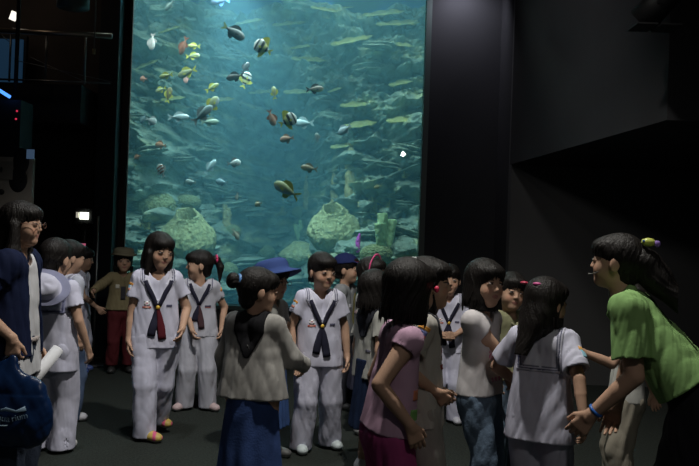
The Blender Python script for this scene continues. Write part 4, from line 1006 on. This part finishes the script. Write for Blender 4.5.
fish(317, 137, 10, 100, 'small grey fish left of the silver blue round one', (.3, .38, .38), ht=.45)
fish(258, 204, 8, 200, 'tiny tan fish above the reef in the centre', (.5, .46, .3), ht=.6)
fish(274, 92, 13, 100, 'small yellow grey fish pointing up in the centre', (.5, .52, .3), None, YL, ht=.4)
fish(213, 87, 15, 35, 'faint yellow green fish below the dark slim one', (.36, .42, .2), None, YL, YL, ht=.32, Y=10.1)
fish(236, 235, 13, 300, 'small dark tan fish low over the reef', (.34, .28, .2), ht=.34)
fish(237, 197, 8, 265, 'tiny pale fish hanging vertically in the centre', (.6, .6, .55), ht=.3)
fish(377, 187, 8, 200, 'tiny olive fish beside the coral branches at the right', (.35, .36, .2), ht=.4)
# ------------------------------------------------------------------ the visitors
WHITE = (.56, .56, .68); GREY = (.40, .39, .36); NAVY = (.018, .018, .03)
def sailor(p, shoes=(.7, .7, .7), pants=True, wide=1.0, ring=True, inner=None, **k):
    if pants: p.trousers(WHITE, wide=wide, shin=1.0)
    p.shirt(WHITE, **k); p.sailor_collar()
    if ring: p.scarf(inner=inner); p.uniform_badges()
    if shoes: p.shoes(shoes)
# far left group
p = Person('child in white sailor top beyond the dark-haired boys, face turned down', (82, 249), 7.8, 95, H=1.22, look=(10, -8, 0), seed=4, hands={-1: (-.12, .2, .05)})
sailor(p, (.06, .10, .3), ring=False); p.hair('short')
p = Person('boy in white shirt with orange shoulder patch and blue jeans', (69, 244), 5.8, 140, H=1.30, seed=5, look=(-10, -5, 0), hands={1: (.2, .12, -.02)})
p.trousers((.07, .10, .17), M_DENIM); p.shirt((.48, .50, .58), hem=-.1); p.sailor_collar(); p.sleeve_badge(1, .25, .05, .03, (.75, .32, .06), out=(1, .2, 0)); p.shoes((.45, .45, .48)); p.hair('short')
p = Person('boy seen from behind in white sailor uniform, a sailor hat on his back', (56, 238), 5.0, 172, seed=6, look=(-10, -6, 0), hands={1: (.22, .04, -.02), -1: (-.215, .04, 0)})
sailor(p, (.75, .75, .75), ring=False, hem=-.12, bag=1.06) if False else None
p.trousers(WHITE, wide=1.08); p.shirt(WHITE, hem=-.14, bag=1.06); p.sailor_collar(band=(.22, .23, .34), pt=.19); p.shoes((.7, .7, .7)); p.hair('short')
# sailor hat hanging on his back
hb = s_h = None
n = 36; V = []; F = []; prof = [(.02, .045), (.085, .04), (.10, -.006), (.112, -.012), (.163, -.004), (.166, .004), (.160, .010), (.112, -.001), (.106, .004), (.104, .045), (.09, .066), (.05, .074), (.02, .075)]
hc = p.c(-.02, -.15, .375); hr = p.Rc @ Matrix.Rotation(R_(-15), 3, 'Y') @ Matrix.Rotation(R_(-58), 3, 'X')
for r_, z_ in prof:
    for i in range(n): a = 2 * math.pi * i / n; V.append(hc + hr @ V3(r_ * .98 * math.cos(a), r_ * .74 * math.sin(a), z_ * .9 + .003 * math.sin(5 * a)))
for j in range(len(prof) - 1):
    for i in range(n): F.append((j * n + i, j * n + (i + 1) % n, (j + 1) * n + (i + 1) % n, (j + 1) * n + i))
F.append(tuple(range(n))[::-1]); F.append(tuple((len(prof) - 1) * n + i for i in range(n)))
cc = np.repeat(np.array([(.24, .25, .36) if r_ > .108 else (.55, .55, .66) for r_, z_ in prof]), n, axis=0)
mesh('hat', V, F, M_CLOTH, p.root, cc)
# the woman in the blue cardigan
p = Person('woman with glasses in a dark blue cardigan and jeans, holding a blue bag', (20, 203), 4.0, 92, H=1.53, adult=True, seed=7, look=(0, -2, 0),
           hands={-1: ('px', 12, 338, 3.8), 1: (.17, .02, .0)}, poles={-1: (-.4, .9, -.1)}, curl=1.0, hand_dir={-1: (-.05, -.1, -1)})
wom = p
p.trousers((.035, .045, .07), M_DENIM, wide=.9, waist=.06); p.shirt((.55, .55, .57), name='white_top', hem=-.10, sleeve=.3, bag=.98, vneck=.05)
p.hair('mom')
cgf = p.sg
def cardi(u, v, w): return np.where((v > .02) & (np.abs(u) < .055), .03, -.03)
p.shirt((.018, .035, .15), name='cardigan', hem=-.02, long=False, sleeve=1.25, bag=1.03, vneck=.16, neck=.07, fold=.005) if False else None
g0 = p.sg
p.sg = g0; p.shell('cardigan', lambda u, v, w: np.maximum(np.where(v > 0.03, .062 - np.abs(u), -.05), np.maximum(-.02 - w, .045 - np.sqrt(u * u + v * v) - (w < .34) * 1.0)), (.005, .010, .038), .010, .012)
for k in (-1, 1):
    g = pts_grid([p.S[k], p.E[k], p.W[k]], .08, .006); g.cone(p.S[k], p.E[k], .058 * p.q, .050 * p.q, .02); g.cone(p.E[k], p.E[k].lerp(p.W[k], .25), .050 * p.q, .046 * p.q, .02); g.noise(.004, 22, 3)
    g.plane(p.E[k].lerp(p.W[k], .12), p.W[k] - p.E[k]); V, Q = g.build(); mesh('cardigan_sleeve', V, Q, M_CLOTH, p.root, (.005, .010, .038))
p.shoes((.05, .05, .06))
gl_ = []
for k in (-1, 1): gl_.append(tubegeo([p.h(k * .033 + .019 * math.cos(t), -.098, .0 + .014 * math.sin(t)) for t in np.linspace(0, 2 * math.pi, 17)], .0016, 6)); gl_.append(tubegeo([p.h(k * .052, -.096, .003), p.h(k * .076, -.02, .004), p.h(k * .078, .02, -.004)], .0016, 6))
gl_.append(tubegeo([p.h(-.014, -.098, .003), p.h(.014, -.098, .003)], .0016, 6)); V, F = join(*gl_); mesh('glasses', V, F, mat('brown_frame', col=(.12, .05, .03), rough=.3), p.root)
tube('belt', [p.c(.105 * math.cos(t), .085 * math.sin(t), .045) for t in np.linspace(0, 2 * math.pi, 25)], .013, mat('studded_belt', col=(.35, .30, .28), bump=(90, 1)), p.root, None, 8, 1)
# her bag and the rolled poster
q = P(5, 402, 3.78)
g = gridres((0, 0, 0), (.30, .14, .30), 76); g.cone((-.12, 0, -.11), (.11, 0, -.11), .10, .10, .03, (V3(0, 1, 0), .55)); g.cone((-.10, 0, .03), (.10, 0, .03), .10, .10, .08, (V3(0, 1, 0), .4)); g.cone((-.03, 0, .12), (.03, 0, .20), .05, .025, .07, (V3(0, 1, 0), .5)); g.noise(.007, 16, 5); g.noise(.003, 45, 6)
bg = empty('shopping_bag', tuple(q)); tag(bg, 'glossy dark blue plastic bag with pale printed lettering held by the woman', 'bag')
o = fieldmesh('bag_body', g, mat('blue_plastic', col=(.004, .018, .065), rough=.28, bump=(9, .3)), (.01, .04, .13), bg)
hp = P(12, 350, 3.8) - q
for dx in (-.05, .05): tube('handle', [V3(dx, 0, .16), V3(dx * .6, .01, .19), hp + V3(dx * .15, 0, -.0)], [.016, .012, .009], MATS['blue_plastic'], bg, None, 8, .5)
def text(name, body, loc, size, m, parent, rot=(90, 0, 0), ext=.002):
    c = bpy.data.curves.new(name, 'FONT'); c.body = body; c.size = size; c.extrude = ext; c.align_x = 'CENTER'; o = bpy.data.objects.new(name, c); C.objects.link(o)
    o.rotation_euler = tuple(R_(a) for a in rot); o.location = loc; c.materials.append(m); bpy.context.view_layer.update()
    me = bpy.data.meshes.new_from_object(o.evaluated_get(bpy.context.evaluated_depsgraph_get())); n = bpy.data.objects.new(name, me); C.objects.link(n)
    n.rotation_euler = o.rotation_euler; n.location = loc; n.parent = parent; bpy.data.objects.remove(o); bpy.data.curves.remove(c); return n
M_PRINT = mat('pale_blue_print', col=(.16, .24, .32), rough=.5)
hN = g.hit((.05, -.3, -.09), (0, 1, 0), .4); yy = (hN[0].y if hN else -.06)
text('bag_lettering', 'Aqua', (.005, yy - .008, -.075), .042, M_PRINT, bg, (90, 6, 6)); text('bag_lettering', 'rium', (.10, yy - .010, -.066), .040, M_PRINT, bg, (90, -14, 6))
tube('printed_line', [V3(-.04, yy - .006, -.098), V3(.04, yy - .008, -.096)], .003, M_PRINT, bg, None, 6)
tube('fish_emblem', [V3(-.02, yy - .005, -.035), V3(.03, yy - .008, -.02), V3(.08, yy - .006, -.03), V3(.12, yy, -.015)], [.002, .009, .006, .012], M_PRINT, bg, None, 8, .3, (0, 0, 1))
a = P(16, 402, 3.98) ; b = P(58, 349, 4.2); V, F = tubegeo([a, b], .031, 24); t = mesh('rolled_poster', V, F, mat('white_paper', col=(.62, .62, .64), rough=.7), None); tag(t, 'white rolled paper tube sticking out beside the blue bag', 'poster')
q = P(32, 424, 4.3)
# scout at the back with khaki cap
p = Person('child in khaki shirt, round khaki hat and maroon trousers by the pillar', (124, 248), 7.9, 22, seed=8, hands={-1: ('px', 92, 292, 7.5), 1: (.2, .1, .06)}, poles={-1: (-1, .4, -.6), 1: (1, .3, 0)}, look=(0, -4, 0))
p.trousers((.09, .014, .018), wide=.9, hem=.08); p.shirt((.24, .20, .11), hem=.02, long=True, bag=1.02, vneck=.03); p.shoes((.03, .03, .03), (.03, .03, .03), high=True); p.hair('midbob'); p.brim_hat((.20, .18, .12), brim=.022, crown=(.098, .108, .06), lift=.06, droop=.1)
p.badge(-.06, .27, .04, .04, (.55, .53, .45)); p.badge(.0, .2, .05, .14, (.03, .03, .04), 'neckerchief')
# girl F
p = Person('girl with long dark hair in white sailor uniform and yellow and pink shoes, stepping forward', (159, 238), 5.45, 20, H=1.385, seed=9, look=(22, -12, 3), hands={-1: (-.165, .02, -.02), 1: (.15, .12, .06)}, poles={1: (.6, .9, 0)},
           feet={-1: (-.055, .09, 0, 40), 1: (.05, -.16, .03, 30)})
sailor(p, None, inner=(.10, .012, .02), hem=-.07, wide=1.03); p.shoes((.62, .45, .12), (.6, .55, .5), (.75, .12, .25)); p.hair('long', fringe=.036)
# girl G
p = Person('girl with a high ponytail and pink hair tie in white sailor uniform, face in profile', (201, 249), 6.35, 12, seed=10, look=(-84, -2, 0), hands={-1: (-.05, .13, .02), 1: (.19, .0, .02)}, poles={1: (.8, .8, 0)}, curl=.8, feet={-1: (-.09, 0, 0, -35), 1: (.10, .03, 0, 35)})
p.trousers((.46, .46, .52)); p.shirt((.46, .46, .52), hem=-.04); p.sailor_collar(col=(.48, .48, .54)); p.scarf(tails=((-.012, -.03, .09), (.012, .02, .03)), knot=.22, woggle=None, inner=(.06, .03, .035)); p.badge(.07, .21, .05, .013, (.06, .05, .09), 'name_strip'); p.badge(.07, .20, .045, .006, (.4, .12, .12), 'name_strip')
p.sleeve_badge(1, .2, .04, .02, (.7, .35, .08)); p.shoes((.55, .42, .42)); p.hair('pony', tie=(.75, .06, .2))
# child with the blue hat (I)
p = Person('child in wide blue brimmed hat and grey shirt behind the girl with the bun', (272, 259), 5.0, 62, H=1.22, seed=11, look=(0, -6, 0), hands={1: (.17, .1, .0)})
p.skirt((.05, .10, .26), hem=.42, flare=.16); p.shirt((.33, .33, .31), hem=-.02); p.badge(.05, .24, .05, .05, (.02, .02, .03), 'neckerchief'); p.shoes((.1, .1, .1)); p.hair('short'); p.brim_hat((.035, .065, .20), brim=.062, crown=(.10, .112, .078), lift=.045, tilt=-24, droop=.35)
gl_ = [tubegeo([p.h(k * .033 + .019 * math.cos(t), -.098, .0 + .014 * math.sin(t)) for t in np.linspace(0, 2 * math.pi, 15)], .0016, 6) for k in (-1, 1)]; gl_.append(tubegeo([p.h(-.014, -.098, .003), p.h(.014, -.098, .003)], .0016, 6)); V, F = join(*gl_); mesh('glasses', V, F, MATS['brown_frame'], p.root)
# girl H, bun, back
p = Person('girl with a hair bun seen from behind in grey shirt, black neckerchief and denim skirt', (257, 268), 4.05, 164, H=1.22, seed=12, look=(-50, -6, 0), stout=1.1, hands={-1: ('px', 302, 360, 4.22), 1: (.20, .1, .0)}, poles={-1: (-.5, .5, -1), 1: (.9, .6, 0)}, hand_dir={-1: (-.1, -.3, -.9)})
p.skirt((.04, .075, .21), hem=.42, flare=.165, waist=.06, amp=.004, pleats=9); p.shirt((.36, .35, .33), hem=-.03, long=True, bag=1.10, neck=.05, vneck=0, flare=1.05)
p.shell('neckerchief', lambda u, v, w: np.where(v < 0, np.maximum(np.abs(u) - np.clip((w - .17) * .55, .0, .085), .19 - w), np.maximum(np.maximum(np.abs(u) - np.clip((w - .22) * .6, 0, .08), .26 - w), (w - .25) * .5 - np.abs(u) - .02)), (.008, .008, .010), .010, .014)
hh = p.front(0, .24, True)
if hh: tube('emblem', [hh[0] + hh[1] * .012 + V3(-.012, 0, -.01), hh[0] + hh[1] * .013 + V3(0, 0, .012), hh[0] + hh[1] * .012 + V3(.012, 0, -.01)], .0025, mat('grey_thread', col=(.12, .12, .12)), p.root, seg=6)
p.shoes((.4, .4, .4)); p.hair('bun', tie=(.10, .25, .55))
# boy J
p = Person('boy in white sailor uniform with a long dark scarf, standing in front of the tank', (322, 252), 5.25, 14, seed=13, look=(20, -6, 0), hands={-1: (-.175, .04, .0), 1: (.185, .05, -.02)}, poles={-1: (-.7, .7, 0), 1: (.8, .6, 0)}, feet={-1: (-.10, .02, 0, -5), 1: (.11, -.06, 0, 20)})
sailor(p, (.62, .70, .72), hem=-.08, wide=1.06, bag=1.04); p.hair('short', fringe=.034)
# K
p = Person('child in navy and red cap and grey scout shirt, right beside the glass', (346, 253), 6.6, 70, seed=14, look=(8, 0, 0), H=1.25)
p.trousers((.03, .03, .04)); p.shirt((.24, .25, .26), hem=-.02); p.shoes((.04, .04, .04)); p.hair('short'); p.cap((.015, .025, .10), (.30, .02, .05)); p.badge(-.06, .24, .035, .03, (.6, .6, .65))
tube('scarf_cord', [h[0] + h[1] * .006 for h in [p.front(.05 - i * .008, .34 - i * .04) for i in range(8)] if h], .008, mat('black_yellow_cord', col=(.10, .09, .02)), p.root)
# L
p = Person('girl with a pink headband and pale grey short-sleeved shirt, profile toward the right', (372, 257), 5.75, 60, H=1.255, seed=15, look=(4, 4, 0), hands={-1: (-.15, .05, -.02)})
p.skirt((.03, .03, .05), hem=.3); p.shirt((.42, .43, .40), hem=-.02, trim=(.42, .30, .32)); p.shoes((.3, .3, .3)); p.hair('bob')
tube('headband', [p.h(.093 * math.cos(t), -.015 - .02 * math.sin(t), .03 + .100 * math.sin(t)) for t in np.linspace(-.1, math.pi + .1, 22)], .0095, M_PLASTIC, p.root, (.75, .10, .28), 8, .5)
# M
p = Person('child in grey shirt with dark neckerchief, mostly hidden behind the girl in pink', (375, 272), 4.75, 120, H=1.2, seed=16, hands={-1: (-.16, .03, 0)}, look=(0, -4, 0))
p.skirt((.012, .022, .055), hem=.34, flare=.14); p.shirt((.38, .38, .35), hem=-.02, sleeve=.6)
p.shell('neckerchief', lambda u, v, w: np.maximum(np.abs(u) - np.clip((w - .20) * .6, .0, .10), .24 - w), (.02, .022, .03), .008, .012); p.shoes((.6, .6, .6)); p.hair('bob'); p.badge(-.07, .16, .04, .014, (.12, .12, .16), 'pocket_flap', back=True)
# P
p = Person('boy in white sailor uniform facing the camera with both hands held at his belly', (450, 264), 6.2, -4, seed=17, look=(0, -3, 0), hands={-1: (-.045, .15, .10), 1: (.05, .15, .10)}, poles={-1: (-1, .5, -.5), 1: (1, .5, -.5)}, curl=.9, hand_dir={-1: (.6, -.5, 0), 1: (-.6, -.5, 0)})
sailor(p, (.5, .5, .55), hem=-.06); p.hair('short')
# O
p = Person('girl in pale scout shirt with shoulder patches, profile, hands clasped in front', (427, 258), 3.65, 86, seed=18, H=1.31, look=(-6, 0, 0), hands={-1: ('px', 436, 392, 3.52), 1: ('px', 440, 390, 3.70)}, poles={-1: (-.5, 1, -.3), 1: (.5, 1, -.3)}, curl=1.1, hand_dir={-1: (.3, -.6, -.6), 1: (-.3, -.6, -.6)})
p.trousers((.36, .34, .31), wide=1.0); p.shirt((.46, .44, .40), hem=-.08, bag=1.0, sleeve=.62); p.sailor_collar(col=(.36, .35, .33), line=(.03, .03, .05), band=(.05, .05, .06))
p.sleeve_badge(-1, .10, .055, .016, (.72, .32, .05), 'arc_patch', out=(-1, -.1, .4)); p.sleeve_badge(-1, .25, .036, .032, (.1, .12, .3), colf=lambda x, y: (.6, .12, .1) if y < .5 else None, out=(-1, -.1, .2)); p.badge(-.055, .25, .04, .05, (.55, .5, .5), 'flag_badge', lambda x, y: (.6, .1, .1) if (x - .5) ** 2 + (y - .5) ** 2 < .07 else None); p.badge(-.055, .18, .035, .02, (.3, .06, .05), 'name_strip')
p.shoes((.5, .5, .5)); p.hair('halfup')
# N pink
p = Person('girl with a black bob in pink sleeveless top and magenta trousers, seen from behind', (393, 258), 3.15, 102, H=1.31, seed=19, lean=7, stout=1.06, look=(20, -4, 0), hands={-1: ('px', 410, 425, 2.98), 1: (.19, .05, 0)}, poles={-1: (-.15, 1, -.6)}, hand_dir={-1: (-.05, -.45, -1)}, armk=1.0)
p.trousers((.42, .07, .22), wide=.98, waist=.03); p.shirt((.52, .33, .45), hem=.0, sleeve=.22, bag=.97, neck=.05, vneck=0, cuff=.85, fold=.003)
for (u, w, c_, r_) in ((-.085, .24, (.05, .25, .55), .016), (-.075, .16, (.65, .22, .12), .018), (-.06, .085, (.2, .45, .12), .022), (-.05, .05, (.6, .6, .55), .018)):
    p.badge(0, 0, r_ * 2, r_ * 2, c_, 'printed_patch', frm=p.c(u - .2, .06, w), dr=p.Rc @ V3(1, 0, 0), up=p.Rc @ V3(0, 0, 1))
for k in (-1, 1): tube('strap', [p.c(k * .045, .04, .395), p.c(k * .062, .0, .412), p.c(k * .06, -.05, .385)], .014, M_CLOTH, p.root, (.7, .45, .5), 8, .4)
p.shoes((.6, .6, .6)); p.hair('bob', fringe=.03)
mesh('hair_clip', *tubegeo([p.h(-.012, .0, .118), p.h(.012, .0, .118)], .006, 8), M_PLASTIC, p.root, (.7, .7, .7)); mesh('flower_clip', *ballgeo(p.h(-.078, -.058, .012), (.014, .010, .014)), M_PLASTIC, p.root, (.75, .05, .12))
# R
p = Person('smiling child in olive polo shirt behind the girl in the white T-shirt', (511, 275), 4.85, 18, seed=20, look=(-8, -2, 8), H=1.21, hands={-1: (-.15, .1, .0), 1: (.16, .1, 0)})
p.trousers((.10, .14, .19), M_DENIM, wide=1.0); p.shirt((.24, .24, .14), hem=-.02, vneck=.05); p.shoes((.3, .3, .3)); p.hair('short', fringe=.028)
tube('collar', [p.c(-.05, .0, .40), p.c(-.045, .05, .375), p.c(0, .085, .32), p.c(.045, .05, .375), p.c(.05, .0, .40)], .014, M_CLOTH, p.root, (.26, .26, .16), 8, .5)
# Q
p = Person('girl with a black bob in white T-shirt and blue jeans, arm reaching right', (484, 262), 4.0, 54, H=1.30, seed=21, look=(-24, 0, 4), hands={1: ('px', 506, 374, 4.05), -1: ('px', 548, 385, 4.0)}, poles={-1: (-.3, .4, -1), 1: (.5, .3, -1)}, hand_dir={-1: (.2, -1, -.2)}, feet={-1: (-.07, .04, 0, -5), 1: (.08, -.02, 0, 5)})
p.trousers((.12, .17, .24), M_DENIM, wide=.92, waist=.02); p.shirt((.60, .57, .58), hem=-.0, sleeve=.38, bag=.96, vneck=.02, cuff=.95, fold=.004)
p.badge(.0, .20, .12, .05, (.6, .57, .58), 'printed_letters', lambda x, y: (.55, .03, .22) if (int(x * 6) % 2 == 0) ^ (int(y * 6) % 3 == 1) and .1 < y < .9 else None); p.badge(0, .08, .1, .02, (.6, .57, .58), 'printed_letters', lambda x, y: (.5, .12, .3) if int(x * 6) % 2 else None)
p.shoes((.5, .5, .5)); p.hair('bob', fringe=.032)
# T
p = Person('child in white T-shirt and beige trousers behind the woman in green', (630, 282), 4.35, -98, H=1.19, seed=22, look=(0, 0, 0), hands={1: ('px', 582, 352, 4.2), -1: ('px', 654, 394, 4.4)}, poles={1: (.2, .2, -1), -1: (-.3, 1, 0)}, curl=.5)
p.trousers((.34, .31, .25), wide=1.05, fold=.008, waist=.06); p.shirt((.50, .50, .47), hem=-.02, sleeve=.6, trim=(.28, .29, .3), vneck=.02); p.shoes((.4, .4, .4)); p.hair('short')
# S
p = Person('girl with long dark half-tied hair in a white sailor top, back to the camera', (545, 281), 3.7, 152, H=1.235, seed=23, look=(-32, -6, 0), hands={1: ('px', 520, 384, 3.9), -1: ('px', 584, 420, 3.45)}, poles={1: (.9, .5, -.2), -1: (-.7, .6, 0)})
p.trousers(WHITE, wide=1.0); p.shirt(WHITE, hem=-.12, sleeve=.75, bag=1.03, flare=1.05); p.sailor_collar(col=(.58, .58, .68), pt=.2); p.sleeve_badge(-1, .35, .05, .016, (.75, .4, .12), out=(-1, .3, 0)); p.sleeve_badge(-1, .5, .04, .04, (.25, .5, .6), out=(-1, .3, 0)); p.shoes((.6, .6, .6)); p.hair('halfup')
for (x, c_) in ((.055, (.5, .05, .1)), (-.025, (.6, .1, .3))): mesh('hair_tie', *ballgeo(p.h(x, .095, .075), (.020, .010, .008)), M_PLASTIC, p.root, c_)
# U: the guide
hipw = P(700, 398, 3.15)
p = Person('woman in green polo shirt leaning forward, long hair with yellow fish clip', None, 3.1, -112, H=1.60, base=(hipw.x, hipw.y), adult=True, seed=24, lean=38, look=(-6, 2, 0), hands={1: ('px', 592, 414, 3.15), -1: ('px', 612, 440, 3.6)}, poles={1: (.3, 1, -.4), -1: (-.5, .5, -.5)}, drop=.02, stout=1.05)
GRN = (.24, .42, .15)
p.trousers((.012, .012, .015), wide=.95, waist=.08); p.shirt(GRN, hem=.07, sleeve=.72, bag=1.04, vneck=.04, neck=.062, fold=.008); p.hair('guide', tie=None); p.shoes((.02, .02, .02))
cl = [p.c(.062 * math.sin(t), -.062 * math.cos(t) + .01, .405 - .02 * (1 - math.cos(t))) for t in np.linspace(-2.6, 2.6, 18)]
tube('collar', cl, [.028] * 18, M_CLOTH, p.root, (.26, .45, .16), 8, .35, p.Rc @ V3(0, 0, 1))
w_ = p.W[1]; e_ = (p.W[1] - p.E[1]).normalized(); uu = e_.orthogonal().normalized(); vv = e_.cross(uu)
tube('wristband', [w_ - e_ * .02 + (uu * math.cos(t) + vv * math.sin(t)) * .026 for t in np.linspace(0, 2 * math.pi, 17)], .007, M_PLASTIC, p.root, (.02, .12, .45), 8)
# fish-shaped hair clip
fc = p.h(0.03, .125, .085); cp = mesh('fish_hair_clip', *ballgeo(fc, (.016, .028, .018), 16, 10), M_PLASTIC, p.root, (.55, .62, .12))
mesh('clip_tail', *ballgeo(fc + V3(0, 0, 0) + p.Rh @ V3(-.0, .034, -.004), (.008, .012, .014), 12, 8), M_PLASTIC, p.root, (.30, .18, .55)); mesh('clip_eye', *ballgeo(fc + p.Rh @ V3(.012, -.016, .003), .006, 8, 6), M_PLASTIC, p.root, (.05, .15, .5))
tube('microphone', [p.h(.068, -.05, -.045), p.h(.05, -.078, -.056), p.h(.035, -.092, -.058)], [.002, .002, .005], mat('grey_microphone', col=(.12, .12, .11)), p.root)
